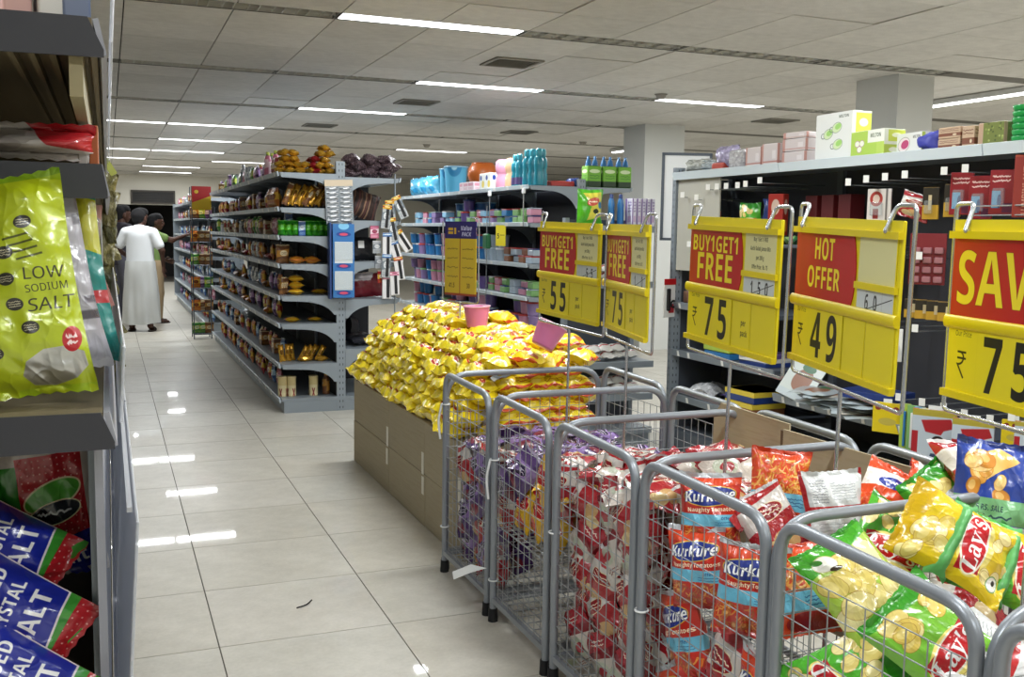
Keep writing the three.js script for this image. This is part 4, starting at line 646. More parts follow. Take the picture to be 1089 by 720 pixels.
// ---------------------------------------------------------------- goods on the shelves
// small-goods prototypes: base at y = 0, front towards +z
const protoCache = new Map();
function bake(kind, v = 0) {
  const key = kind + v; if (protoCache.has(key)) return protoCache.get(key); let p;
  const s = v + 1;
  if (kind === 'packet') p = [pillow(0.115, 0.15, 0.05, { nu: 6, nv: 8, seed: s + 200, wr: 0.006 }).translate(0, 0.075, 0)];
  else if (kind === 'pouch') p = [pillow(0.085, 0.17, 0.06, { nu: 6, nv: 8, seed: s + 210, wr: 0.005, full: 0.4 }).translate(0, 0.085, 0)];
  else if (kind === 'lying') p = [pillow(0.17, 0.11, 0.055, { nu: 8, nv: 7, seed: s + 220, wr: 0.006, full: 0.45 }).rotateX(-Math.PI / 2).translate(0, 0.029, 0)];
  else if (kind === 'bar') p = [pillow(0.045, 0.19, 0.03, { nu: 4, nv: 10, seed: s + 230, wr: 0.004, full: 0.35 }).translate(0, 0.095, 0)];
  else if (kind === 'sweet') p = [pillow(0.1, 0.07, 0.055, { nu: 6, nv: 6, seed: s + 240, wr: 0.008, full: 0.45, fin: 0.008 }).rotateX(-Math.PI / 2).translate(0, 0.028, 0)];
  else if (kind === 'carton') p = [rbox(0.1, [0.13, 0.1, 0.16][v % 3], 0.07, 0.004).translate(0, [0.065, 0.05, 0.08][v % 3], 0)];
  else if (kind === 'can') p = [lathe([[0, 0], [0.036, 0], [0.038, 0.004], [0.038, 0.15], [0.036, 0.154]], 18), lathe([[0.0365, 0.152], [0.0395, 0.153], [0.0395, 0.168], [0.037, 0.171], [0, 0.171]], 18)];
  else if (kind === 'jar') p = [lathe([[0, 0], [0.034, 0], [0.038, 0.006], [0.038, 0.085], [0.03, 0.1], [0.028, 0.106]], 16), lathe([[0.031, 0.1], [0.032, 0.124], [0, 0.125]], 16)];
  else if (kind === 'bottle') p = [lathe([[0, 0], [0.031, 0], [0.034, 0.006], [0.034, 0.1], [0.03, 0.125], [0.034, 0.15], [0.022, 0.19], [0.014, 0.2]], 16), lathe([[0.015, 0.196], [0.016, 0.2], [0.015, 0.228], [0, 0.229]], 12)];
  else if (kind === 'tub') p = [lathe([[0, 0], [0.05, 0], [0.054, 0.006], [0.064, 0.115], [0.064, 0.118]], 20), lathe([[0.0655, 0.112], [0.068, 0.113], [0.068, 0.126], [0.06, 0.13], [0, 0.13]], 20)];
  else if (kind === 'box_tub') p = [rbox(0.15, 0.075, 0.11, 0.014, 2).translate(0, 0.0375, 0), rbox(0.156, 0.014, 0.116, 0.006, 1).translate(0, 0.08, 0)];
  else if (kind === 'basket') p = [lathe([[0, 0], [0.085, 0], [0.09, 0.008], [0.105, 0.19], [0.11, 0.195]], 20), new THREE.TorusGeometry(0.108, 0.006, 6, 20).rotateX(Math.PI / 2).translate(0, 0.195, 0)];
  protoCache.set(key, p); return p;
}
const PN = { packet: ['packet', 'packet'], pouch: ['pouch', 'packet'], lying: ['packet', 'packet'], bar: ['bar', 'bar'], sweet: ['wrapped_sweet', 'sweet'], carton: ['carton', 'box'], can: ['can', 'can'], jar: ['jar', 'jar'], bottle: ['bottle', 'bottle'], tub: ['tub', 'tub'], box_tub: ['lidded_box', 'container'], basket: ['waste_basket', 'basket'] };
function put(kind, mat, pos, turn, label, o = {}) {
  const p = bake(kind, o.v ?? Math.floor(R0() * 3)), [nm, cat] = [o.name ?? PN[kind][0], o.cat ?? PN[kind][1]];
  let r;
  if (p.length === 1) r = one(nm, p[0], mat, label, cat, pos, turn, o.group);
  else { r = thing(nm, label, cat, pos, turn, o.group); part(kind === 'basket' ? 'body' : 'body', p[0], mat, r); part(kind === 'bottle' ? 'cap' : kind === 'basket' ? 'rim' : 'lid', p[1], o.lid ?? mat, r); }
  if (o.s) r.scale.setScalar(o.s); if (o.sc) r.scale.set(...o.sc);
  return r;
}
const kindWord = { packet: 'packet', pouch: 'pouch', lying: 'flat packet', carton: 'carton', can: 'can', jar: 'jar', bottle: 'bottle' };
// one shelf row along z, fronts towards -x
function shelfRow(y, x, za, zb, step, mix, where, r) {
  for (let z = za; z > zb; z -= step * rr(0.85, 1.2, r)) {
    const [kind, c] = pick(mix, r), lb = `small ${c} ${kindWord[kind]} ${where}`;
    if (r() < 0.07) continue;
    put(kind, WR[c], [x + rr(-0.015, 0.03, r), y + 0.0005, z], -Math.PI / 2 + rr(-0.15, 0.15, r), lb, { group: `${c} ${kindWord[kind]}s ${where}`, v: Math.floor(r() * 3), lid: pick([WR.cream, WR.silver, WR.red], r) });
  }
}
{ // sweets gondola, aisle side
  const r = rng(300), W = (i) => `on the ${ORD[i]} shelf of the sweets gondola`;
  const mixes = [
    [['carton', 'purple'], ['carton', 'grey'], ['packet', 'green'], ['bottle', 'silver'], ['packet', 'purple'], ['carton', 'brown'], ['packet', 'pink']],
    [['packet', 'brown'], ['carton', 'brown'], ['packet', 'orange'], ['pouch', 'purple'], ['packet', 'red']],
    [['carton', 'cream'], ['packet', 'brown'], ['jar', 'grey'], ['packet', 'pink'], ['pouch', 'green'], ['packet', 'cream']],
    [['packet', 'brown'], ['lying', 'red'], ['packet', 'silver'], ['lying', 'brown'], ['packet', 'cream'], ['packet', 'orange']],
    [['packet', 'silver'], ['packet', 'blue'], ['lying', 'brown'], ['packet', 'orange'], ['packet', 'purple']],
    [['packet', 'purple'], ['lying', 'orange'], ['packet', 'brown'], ['packet', 'yellow'], ['packet', 'blue']],
    [['packet', 'red'], ['packet', 'cream'], ['packet', 'blue'], ['carton', 'brown'], ['packet', 'orange']],
    [['packet', 'red'], ['packet', 'pink'], ['packet', 'blue'], ['packet', 'orange'], ['packet', 'red']],
  ];
  G1.L.forEach((y, i) => shelfRow(y, 1.33, i === 0 ? -9.3 : -8.5, -13.3, 0.165, mixes[i], W(i), r));
  // taller goods behind on the top shelf
  shelfRow(1.89, 1.5, -8.9, -12.9, 0.3, [['bottle', 'purple'], ['bottle', 'silver'], ['carton', 'purple'], ['bottle', 'pink'], ['bottle', 'green']], 'in the back row on the top sweets shelf', r);
  // near end of each shelf
  const zE = -8.03, gold = std({ map: WRAPS[11].map, color: '#ffe9a8', roughness: 0.25, metalness: 0.55, side: THREE.DoubleSide });
  const foil = new THREE.MeshPhysicalMaterial({ color: '#c79a34', metalness: 0.65, roughness: 0.26, bumpMap: crumple, bumpScale: 0.004, side: THREE.DoubleSide }), foilRed = new THREE.MeshPhysicalMaterial({ color: '#7c1018', metalness: 0.4, roughness: 0.28, bumpMap: crumple, bumpScale: 0.004, side: THREE.DoubleSide });
  const heap = (x0, x1, rows, mat, lb, gp) => rows.forEach((n, j) => { for (let k = 0; k < n; k++) for (let d = 0; d < 2; d++) put('sweet', mat, [(x0 + x1) / 2 + (k - (n - 1) / 2) * 0.066 + rr(-0.01, 0.01, r), 1.891 + j * 0.046, -8.02 - d * 0.085 + rr(-0.015, 0.015, r)], [rr(-0.15, 0.15, r), rr(-0.6, 0.6, r), rr(-0.2, 0.2, r)], lb, { group: gp, s: 0.85 }); });
  heap(1.26, 1.42, [3, 3, 2, 2], foil, 'gold wrapped sweet in the heap at the near corner of the top shelf', 'gold sweets at the shelf corner');
  heap(1.43, 1.52, [2, 1], foil, 'gold wrapped sweet beside the red sweets', 'gold sweets beside the red');
  heap(1.51, 1.57, [1, 1, 1], foilRed, 'red wrapped sweet between the two gold heaps', 'red sweets between gold heaps');
  heap(1.57, 1.67, [2, 2, 1, 2, 1], foil, 'gold wrapped sweet in the tall heap by the shelf post', 'gold sweets by the post');
  for (let k = 0; k < 8; k++) put('packet', WR.red, [1.32 + (k % 3) * 0.07, 1.892, -8.42 - Math.floor(k / 3) * 0.12], -1.2 + rr(-0.3, 0.3, r), 'red and cream packet behind the gold sweets on the top shelf', { group: 'red packets behind the gold sweets' });
  for (let k = 0; k < 5; k++) put('bottle', k % 2 ? WR.silver : WR.pink, [1.32 + rr(0, 0.1, r), 1.891, -8.8 - k * 0.11], 0, `pale ${k % 2 ? 'white' : 'mauve'} bottle behind the red packets on the top shelf`, { group: 'pale bottles on the top shelf', lid: WR.green });
  for (let k = 0; k < 15; k++) put('bar', k % 3 ? gold : WR.brown, [1.3 + k * 0.026, 1.624 + 0.02, zE - 0.03 - (k % 2) * 0.03], [rr(-0.25, 0.05, r), rr(-0.3, 0.3, r), rr(-0.75, -0.3, r)], 'slanting gold and brown chocolate bar on the second shelf end', { group: 'chocolate bars on the second shelf end' });
  for (let k = 0; k < 4; k++) put('packet', WR.orange, [1.3, 1.622, -8.42 - k * 0.1], -1.4, 'bright orange packet behind the chocolate bars', { group: 'orange packets behind the bars', s: 1.15 });
  const green = std({ map: WRAPS[6].map, color: '#7be06a', roughness: 0.32, side: THREE.DoubleSide });
  for (let k = 0; k < 8; k++) { if (k === 3) continue; put('pouch', green, [1.28 + k * 0.052, 1.401, zE - 0.02], rr(-0.1, 0.1, r), 'bright green sweet pouch in the row on the third shelf end', { group: 'green pouches on the third shelf end', sc: [0.7, 0.72, 0.9] }); }
  put('carton', WR.blue, [1.437, 1.401, zE - 0.02], 0, 'blue and white carton between the green pouches', { sc: [0.55, 0.9, 0.8], v: 0 });
  for (let k = 0; k < 3; k++) put('lying', green, [1.48 + k * 0.05, 1.401 + 0.12, zE - 0.08], 0.2, 'green pouch lying across the upright green pouches', { group: 'green pouches lying across', sc: [0.9, 0.6, 0.7] });
  put('carton', WR.blue, [1.36, 1.401, zE - 0.17], 0, 'tall blue carton behind the green pouches', { sc: [0.6, 1.15, 0.8], v: 2 });
  put('packet', WR.brown, [1.29, 1.181, zE - 0.04], 0.3, 'upright brown packet on the fourth shelf end', { s: 1.0 });
  for (let k = 0; k < 2; k++) put('lying', WR.orange, [1.4 + k * 0.12, 1.181, zE - 0.04], rr(-0.1, 0.1, r), 'orange brown cake roll lying on the fourth shelf end', { group: 'cake rolls on the fourth shelf', sc: [0.8, 1, 0.8] });
  for (let k = 0; k < 3; k++) put('lying', WR.yellow, [1.39, 0.931 + k * 0.052, zE - 0.04], rr(-0.06, 0.06, r), `yellow packet, ${['lowest', 'middle one', 'topmost'][k]} of the stack on the fifth shelf end`, { sc: [0.75, 0.9, 0.8] });
  for (let k = 0; k < 3; k++) put('bar', WR.brown, [1.27 + k * 0.02, 0.931, zE - 0.02 - k * 0.02], [0, 0.2, -0.14], 'dark slim bar leaning on the yellow stack', { group: 'dark bars by the yellow stack', sc: [0.8, 0.75, 0.8] });
  put('lying', WR.yellow, [1.6, 0.931, zE - 0.12], 0, 'flat yellowish packet deep on the fifth shelf end', { sc: [0.8, 0.7, 0.8] });
  put('lying', WR.yellow, [1.36, 0.711, zE - 0.05], 0.1, 'flat yellowish packet at the front of the sixth shelf end', { sc: [0.75, 0.7, 0.8] }); put('lying', WR.yellow, [1.55, 0.711, zE - 0.08], 0, 'flat yellowish packet deep on the sixth shelf end', { sc: [0.7, 0.6, 0.8] });
  for (let k = 0; k < 7; k++) put('bar', gold, [1.28 + k * 0.045, 0.392, zE - 0.03 - (k % 3) * 0.03], [-0.1, 0, k < 3 ? rr(-0.15, 0.15, r) : -0.5], 'golden wafer bar propped on the seventh shelf end', { group: 'golden wafer bars', sc: [1, 0.75, 1.1] });
  for (let k = 0; k < 2; k++) put('lying', gold, [1.46 + k * 0.13, 0.391, zE - 0.015], 0.05, 'golden wafer packet lying flat on the seventh shelf end', { group: 'flat golden wafer packets', sc: [0.68, 0.8, 0.5] });
  const cream = std({ map: canvasTex(128, 128, (c, w, h) => { rect(c, 0, 0, w, h, '#c9b680'); rect(c, 0, 44, w, 26, '#d8cba0'); for (const x of [20, 52, 84, 116]) { T(c, 'x', x, 56, 30, '#7c1c20'); } rect(c, 0, 0, w, 8, '#b9a468'); }), roughness: 0.45 });
  [1.275, 1.345, 1.52].forEach((x, k) => put('can', cream, [x, 0.1155, zE - 0.02 + k * 0.01], k, ['cream can at the tip of the bottom shelf', 'cream can next to the one at the tip', 'cream can standing apart on the bottom shelf'][k], { lid: cream, sc: [0.95, 0.95, 0.95] }));
  put('bottle', WR.brown, [1.63, 0.1155, zE - 0.04], 0, 'dark brown bottle deep on the bottom shelf end', { lid: WR.red, sc: [0.9, 0.75, 0.9] });
}
{ // far gondola
  const r = rng(320);
  const mixes = [[['carton', 'red'], ['packet', 'pink'], ['packet', 'red'], ['carton', 'silver']], [['packet', 'brown'], ['packet', 'pink'], ['packet', 'grey']], [['packet', 'silver'], ['packet', 'blue'], ['packet', 'red']], [['packet', 'pink'], ['packet', 'purple'], ['packet', 'cream']], [['packet', 'blue'], ['packet', 'silver'], ['packet', 'red']], [['packet', 'silver'], ['packet', 'pink'], ['packet', 'blue']], [['packet', 'red'], ['packet', 'blue'], ['packet', 'purple']]];
  G2.L.forEach((y, i) => shelfRow(y, 1.33, -14.45, -20.9, 0.3, mixes[i], `on the ${ORD[i]} shelf of the far gondola`, r));
}
{ // wire end rack between the two gondolas, with a red and yellow poster
  const k = thing('wire_rack', 'tall wire end rack of small packets between the two aisle gondolas', 'rack', [1.12, 0, -13.72]);
  for (const [x, z] of [[-0.1, -0.15], [-0.1, 0.15], [0.12, -0.15], [0.12, 0.15]]) part('upright', new THREE.CylinderGeometry(0.008, 0.008, 1.98, 6).translate(x, 0.99, z), M.steelDark, k);
  for (const y of [0.06, 0.36, 0.66, 0.96, 1.26, 1.56]) part('shelf', wireGrid(-0.1, 0.12, -0.15, 0.15, 0.05, 0.004, (u, v, o) => V3(u, y, v)), M.steelDark, k);
  const pm = canvasTex(128, 128, (c, w, h) => { rect(c, 0, 0, w, h, '#b81a1a'); poly(c, [[0, 128], [0, 90], [128, 50], [128, 128]], '#dcb82a'); oval(c, 30, 30, 14, 10, '#e8c23a'); });
  one('hanging_poster', box(0.24, 0.3, 0.004), std({ map: pm, roughness: 0.5 }), 'red and yellow poster fixed at the head of the wire rack', 'poster', [1.14, 1.83, -13.55], 0.1);
  const r = rng(331);
  for (const [i, y] of [0.06, 0.36, 0.66, 0.96, 1.26, 1.56].entries()) for (let j = 0; j < 3; j++) { const c = pick(['brown', 'cream', 'orange', 'green', 'purple'], r); put('packet', WR[c], [1.06 + j * 0.08, y + 0.006, -13.66 + rr(-0.03, 0.02, r)], rr(-0.3, 0.3, r), `${c} packet on the ${ORD[5 - i] ?? 'lowest'} tier of the wire rack`, { group: `${c} packets on the wire rack` }); }
}
{ // bag side of the sweets gondola
  const zE = -8.02, tile = (a, b) => noiseTex(64, a, b, [[10, 1], [24, 0.8]], 97);
  const mPattern = std({ map: noiseTex(128, [70, 52, 58], 110, [[16, 1], [40, 1]], 98), roughness: 0.45 });
  for (let k = 0; k < 9; k++) { const row = Math.floor(k / 3), col3 = k % 3; one('handbag', pillow(0.17, 0.13, 0.09, { nu: 10, nv: 8, seed: 400 + k, wr: 0.012, full: 0.4 }).rotateX(-1.45), mPattern, 'dark patterned pouch in the bundle on the top bag shelf', 'pouch', [1.86 + col3 * 0.14 + (row % 2) * 0.03, 1.915 + row * 0.055, zE - 0.12 + (k % 2) * 0.03], [0, k * 0.7, 0], 'dark patterned pouches on the bag shelf'); }
  const stripes = canvasTex(128, 128, (c, w, h) => { const r = rng(410); rect(c, 0, 0, w, h, '#3a2620'); for (let x = 0; x < w; x += 9) rect(c, x, 0, 3 + r() * 3, h, pick(['#6b4a38', '#8c6a52', '#2b1a16', '#5a2f2a'], r)); });
  one('tote_bag', pillow(0.3, 0.24, 0.12, { nu: 14, nv: 14, seed: 421, wr: 0.01, full: 0.4 }), std({ map: stripes, roughness: 0.7 }), 'brown striped cloth bag on the second bag shelf', 'bag', [1.95, 1.665, zE - 0.12], [-0.2, 0.2, -0.35]);
  const bl = thing('tote_bag', 'black bag with a white swing tag on the third bag shelf', 'bag', [1.94, 1.3, zE - 0.1], [-0.1, 0.1, 0]); part('body', pillow(0.27, 0.2, 0.13, { nu: 14, nv: 14, seed: 422, wr: 0.012, full: 0.4 }), col('#141318', 0.6), bl); part('swing_tag', box(0.05, 0.06, 0.002, -0.03, 0.03, 0.08), M.paper, bl);
  const rd = thing('tote_bag', 'red bag with a white flap on the fourth bag shelf', 'bag', [1.97, 1.0, zE - 0.1], [-0.1, 0, 0.06]); part('body', pillow(0.32, 0.2, 0.13, { nu: 14, nv: 14, seed: 423, wr: 0.012, full: 0.4 }), col('#7c1222', 0.4), rd); part('flap', pillow(0.16, 0.07, 0.05, { seed: 424, wr: 0.01 }).translate(-0.02, 0.07, 0.06), col('#c9c2c6', 0.5), rd);
  one('folded_bag', pillow(0.34, 0.24, 0.07, { nu: 14, nv: 12, seed: 425, wr: 0.014 }).rotateX(-1.5), col('#22222a', 0.55), 'dark folded bag lying on the shelf under the red bag', 'bag', [1.98, 0.545, zE - 0.15], [0, 0.3, 0]);
  one('folded_bag', pillow(0.3, 0.22, 0.07, { nu: 14, nv: 12, seed: 426, wr: 0.014 }).rotateX(-1.5), col('#2b2528', 0.55), 'charcoal flat bag under the red bag with the white flap', 'bag', [1.98, 0.935 - 0.4 + 0.0, zE - 0.5], [0, 0.3, 0]);
  const r = rng(430);
  for (let k = 0; k < 14; k++) { const y = [1.53, 1.2, 0.9, 0.5][k % 4]; one('handbag', pillow(0.26, 0.2, 0.11, { nu: 8, nv: 8, seed: 440 + (k % 5), wr: 0.012, full: 0.4 }), [col('#1c1a20', 0.6), col('#3b2a28', 0.6), col('#5a1c26', 0.5)][k % 3], `dark handbag further along the ${['second', 'third', 'fourth', 'fifth'][k % 4]} bag shelf`, 'bag', [1.97, y + 0.105, -8.6 - Math.floor(k / 4) * 0.5], [-0.1, Math.PI / 2 - 0.3, rr(-0.1, 0.1, r)], 'dark handbags along the bag side'); }
}
{ // things clipped to the near end of the sweets gondola
  const z = -7.885, r = rng(450);
  const s = thing('blister_strip', 'silver blister strip with a cream header hanging at the gondola post', 'blister pack', [1.70, 1.84, z], [0, 0.1, 0.04]);
  part('header', box(0.23, 0.05, 0.004, 0, -0.02, 0), col('#d0bfa6', 0.5), s); part('card', box(0.225, 0.3, 0.003, 0, -0.19, 0), col('#8f979e', 0.3, 0.4), s);
  for (let j = 0; j < 8; j++) for (let i = 0; i < 2; i++) { const c = part('capsule', pillow(0.1, 0.03, 0.03, { nu: 6, nv: 4, seed: 460 + (j % 3), wr: 0.004, fin: 0.003 }), WR.silver, s); c.position.set(-0.055 + i * 0.11, -0.062 - j * 0.036, 0.006); c.rotation.z = 0.12; }
  const bluM = std({ map: canvasTex(64, 256, (c, w, h) => { rect(c, 0, 0, w, h, '#2f6fae'); rect(c, 5, 62, w - 10, 74, '#d8dcde'); rect(c, 5, 164, w - 10, 66, '#d8dcde'); for (const y of [36, 146, 240]) { oval(c, 32, y, 22, 9, '#1f3f8a'); oval(c, 32, y, 13, 5, '#d04a6a'); } oval(c, 32, 8, 16, 12, '#7fc0e6'); }), roughness: 0.4 });
  const t = thing('card_dispenser', 'tall blue and white hanging card dispenser at the gondola post', 'dispenser', [1.705, 0.92, z + 0.03]);
  part('front', box(0.17, 0.58, 0.012, 0.02, 0.29, 0.03), bluM, t); part('side', box(0.012, 0.6, 0.09, -0.085, 0.29, 0), col('#23417c', 0.5), t); part('back', box(0.18, 0.6, 0.008, 0.01, 0.29, -0.04), col('#23417c', 0.5), t);
  for (const y of [0.3, 0.07]) part('pocket', box(0.15, 0.13, 0.02, 0.02, y + 0.07, 0.045), M.plasticClear, t);
  const p = thing('brush_strip', 'clip strip of dark handled brushes in clear packs at the bag shelves', 'clip strip', [2.13, 1.7, -7.87]);
  part('strip', new THREE.CylinderGeometry(0.006, 0.006, 1.25, 6).translate(0.03, -0.42, -0.02), M.steel, p);
  for (const [x, y, a] of [[0.06, -0.06, 0.45], [-0.02, -0.1, 0.1], [-0.06, -0.14, -0.1], [0.0, -0.24, 0.2], [0.09, -0.33, 0.6], [-0.05, -0.36, 0], [0.03, -0.42, 0.3], [-0.06, -0.53, -0.05], [0.05, -0.55, 0.15], [0.01, -0.67, 0.05], [-0.05, -0.7, 0]]) {
    const b = part('brush_pack', rbox(0.075, 0.19, 0.018, 0.006), [WR.silver, col('#dcdada', 0.35)][Math.abs(Math.round(x * 100)) % 2], p); b.position.set(x, y, rr(0, 0.05, r)); b.rotation.z = a;
    part('brush', rbox(0.024, 0.15, 0.012, 0.005).translate(0.008, -0.01, 0.011), col('#1a1a1e', 0.4), b); part('header', box(0.075, 0.03, 0.004, 0, 0.08, 0.011), pick([WR.red, WR.blue, WR.yellow, WR.pink], r), b);
  }
  for (let k = 0; k < 4; k++) one('blister_pack', box(0.07, 0.1, 0.012), pick([WR.red, WR.silver, WR.pink], r), `small red printed card clipped beside the brushes, ${NTH[k]} from the top`, 'blister pack', [1.99 + 0.02 * k, 1.44 - k * 0.12, -7.89], 0.1);
}
// ---------------------------------------------------------------- tub gondola
const PL = (c, rough = 0.35) => new THREE.MeshPhysicalMaterial({ color: c, roughness: rough, clearcoat: 0.3 });
const P = { blue: PL('#2f74ad'), cyan: PL('#3f9fc4'), sky: PL('#8fc0dc'), pink: PL('#d08fa6'), mauve: PL('#8f78a8'), violet: PL('#6a5590'), green: PL('#7fae6a'), lime: PL('#a6bf4a'), orange: PL('#d27438'), red: PL('#b83a34'), clear: PL('#aab8c4', 0.2), peach: PL('#e0b08c'), white: PL('#e2e2e0'), yellow: PL('#d8c040'), navy: PL('#243a78'), teal: PL('#2fa3b4', 0.25), brown: PL('#8a5a3c') };
{
  const r = rng(500), y0 = 1.8805, dots = canvasTex(128, 128, (c, w, h) => { rect(c, 0, 0, w, h, '#58a9cc'); for (const [x, y] of [[30, 40], [90, 84], [64, 20], [110, 30], [20, 100]]) { oval(c, x, y, 14, 14, '#2f7fae'); oval(c, x, y, 6, 6, '#a9d6e6'); } });
  const mDots = std({ map: dots, roughness: 0.35 });
  const one3 = (geo, m, lb, cat, nm, pos, t = 0, g) => one(nm, geo, m, lb, cat, pos, t, g);
  const mBluePack = wrap(canvasTex(64, 64, (c, w, h) => { rect(c, 0, 0, w, h, '#5fb6da'); oval(c, 20, 24, 10, 8, '#bfe4f2'); oval(c, 46, 44, 12, 9, '#2f8fc0'); }), 0.2);
  // wrapped blue packs at the far end of the top shelf
  for (let k = 0; k < 3; k++) one3(pillow(0.26, 0.24, 0.16, { nu: 10, nv: 10, seed: 510 + k, wr: 0.02, full: 0.4 }).translate(0, 0.12, 0), mBluePack, 'cellophane wrapped light blue pack at the far end of the tub shelf', 'pack', 'wrapped_pack', [3.68, y0, -12.35 + k * 0.33], -1.3, 'wrapped blue packs');
  put('basket', mDots, [3.66, y0, -11.13], 0.4, 'small round blue dotted waste basket on the top tub shelf', { lid: P.sky, sc: [0.75, 1.45, 0.75] });
  put('basket', mDots, [3.68, y0, -10.85], 0.4, 'wide blue dotted waste basket on the top tub shelf', { lid: P.sky, sc: [1.25, 1.5, 1.25] });
  put('basket', mDots, [3.95, y0, -11.6], 1.4, 'blue dotted waste basket in the row behind', { lid: P.sky, sc: [1.1, 1.3, 1.1] });
  const pinkBox = std({ map: canvasTex(64, 64, (c, w, h) => { rect(c, 0, 0, w, h, '#d9c9cf'); rect(c, 6, 8, 52, 20, '#c98a9c'); squiggle(c, 8, 36, 48, 18, 3, '#b06a80', rng(1)); }), roughness: 0.4 });
  for (let k = 0; k < 3; k++) one3(rbox(0.13, 0.1, 0.15, 0.006).translate(0, 0.05, 0), pinkBox, 'pale pink wrapped box before the orange pot', 'box', 'gift_box', [3.66, y0, -10.42 + k * 0.15], -0.1 + k * 0.1, 'pink wrapped boxes');
  { const pot = thing('plastic_pot', 'large rounded orange pot on the top tub shelf', 'pot', [4.04, y0, -10.95]); part('body', lathe([[0, 0], [0.08, 0], [0.1, 0.03], [0.12, 0.1], [0.16, 0.16], [0.175, 0.22], [0.165, 0.29], [0.13, 0.345], [0.115, 0.35], [0.11, 0.34]], 28), PL('#c9651f', 0.4), pot); part('rim', new THREE.TorusGeometry(0.118, 0.012, 8, 26).rotateX(Math.PI / 2).translate(0, 0.35, 0), PL('#b85a1c', 0.4), pot); }
  const wy = std({ map: canvasTex(64, 64, (c, w, h) => { rect(c, 0, 0, w, h, '#dadcd8'); oval(c, 18, 18, 11, 10, '#27408f'); oval(c, 42, 42, 14, 14, '#d9c24a'); }), roughness: 0.4 });
  for (let k = 0; k < 2; k++) one3(rbox(0.12, 0.17, 0.14, 0.01).translate(0, 0.085, 0), wy, `white pack with blue and yellow dots, ${k ? 'nearer' : 'further'} one by the orange pot`, 'pack', 'dotted_pack', [3.66, y0, -9.78 + k * 0.17], 0.1);
  const jarG = lathe([[0, 0], [0.085, 0], [0.095, 0.02], [0.092, 0.11], [0.08, 0.135], [0.088, 0.15], [0.1, 0.2], [0.095, 0.26], [0.07, 0.285], [0, 0.288]], 24);
  one3(jarG, PL('#cf8fa8', 0.3), 'pink plastic jar with a waisted middle on the tub shelf', 'jar', 'waisted_jar', [3.68, y0, -9.33]); one3(jarG, PL('#d8b08a', 0.3), 'peach plastic jar with a waisted middle on the tub shelf', 'jar', 'waisted_jar', [3.68, y0, -9.08]);
  const sb = [lathe([[0, 0], [0.04, 0], [0.043, 0.008], [0.043, 0.1], [0.036, 0.13], [0.043, 0.17], [0.043, 0.22], [0.025, 0.255], [0.02, 0.26]], 18), lathe([[0.024, 0.255], [0.03, 0.262], [0.03, 0.3], [0.022, 0.318], [0, 0.32]], 14)];
  const tealM = std({ color: '#2a8496', roughness: 0.22 });
  [[3.6, -8.86, 0], [3.6, -8.76, 0], [3.62, -8.62, 1], [3.64, -8.54, 1], [3.66, -8.45, 1], [3.72, -8.5, 1], [3.75, -8.6, 1]].forEach(([x, z, b], k) => {
    const o = thing('water_bottle', b ? 'teal water bottle in the shrink wrapped bunch at the shelf corner' : `teal water bottle standing clear, ${k ? 'next to the bunch' : 'beside the peach jar'}`, 'bottle', [x, y0, z], 0, b ? 'teal bottle bunch' : undefined); part('body', sb[0], tealM, o); part('cap', sb[1], PL('#3a98a8', 0.3), o); if (!b) part('label', lathe([[0.0436, 0.02], [0.0436, 0.09]], 18), std({ color: '#5a4a7a', roughness: 0.4 }), o);
    o.scale.setScalar(b ? 1.05 : 0.95);
  });
  // lower shelves
  const rows = [
    [1.54, [['box_tub', 'green'], ['box_tub', 'pink'], ['box_tub', 'sky'], ['box_tub', 'mauve'], ['box_tub', 'clear'], ['box_tub', 'blue'], ['tub', 'violet']], 2, 'second'],
    [1.165, [['tub', 'blue'], ['tub', 'clear'], ['box_tub', 'clear'], ['tub', 'mauve'], ['box_tub', 'brown']], 2, 'third'],
    [0.86, [['box_tub', 'clear'], ['tub', 'violet'], ['box_tub', 'green'], ['box_tub', 'pink'], ['tub', 'blue']], 2, 'fourth'],
    [0.55, [['tub', 'mauve'], ['tub', 'pink'], ['box_tub', 'blue'], ['tub', 'violet']], 2, 'fifth'],
    [0.2, [['tub', 'violet'], ['tub', 'mauve'], ['box_tub', 'navy']], 2, 'lowest'],
  ];
  for (const [y, mix, n, w] of rows) for (let z = -8.55; z > -12.5; z -= rr(0.19, 0.23, r)) {
    const [kind, c] = z < -10.9 && y < 1.5 ? pick([['tub', 'pink'], ['tub', 'blue'], ['tub', 'mauve'], ['box_tub', 'blue']], r) : pick(mix, r), hgt = kind === 'tub' ? 0.131 : 0.07, m = Math.max(1, n - (r() < 0.3 ? 1 : 0));
    for (let k = 0; k < m; k++) put(kind, P[c], [3.68 + rr(-0.02, 0.03, r), y + 0.0005 + k * hgt, z], -Math.PI / 2 + rr(-0.06, 0.06, r), `${c} plastic ${kind === 'tub' ? 'round tub' : 'lidded box'} on the ${w} shelf of the tub gondola`, { group: `${c} ${kind === 'tub' ? 'round tubs' : 'lidded boxes'} on the ${w} tub shelf`, lid: pick([P[c], P.clear, P.white, P.red, P.green, P.navy], r), sc: kind === 'box_tub' ? [0.9, 0.8, 0.95] : undefined });
  }
  // tall blue canisters at the back of the second shelf
  for (let k = 0; k < 4; k++) put('basket', PL('#2a6298', 0.3), [3.85, 1.5405, -10.3 - k * 0.24], 0, 'deep blue canister behind the stacked boxes on the second tub shelf', { group: 'deep blue canisters', sc: [1, 1.15, 1], lid: P.sky });
  // shelf talkers
  const five = canvasTex(64, 96, (c, w, h) => { rect(c, 0, 0, w, h, '#dccb2a'); T(c, '5', 16, 50, 34, '#22220e', { sx: 0.8 }); rect(c, 28, 44, 30, 4, '#8a7c14'); });
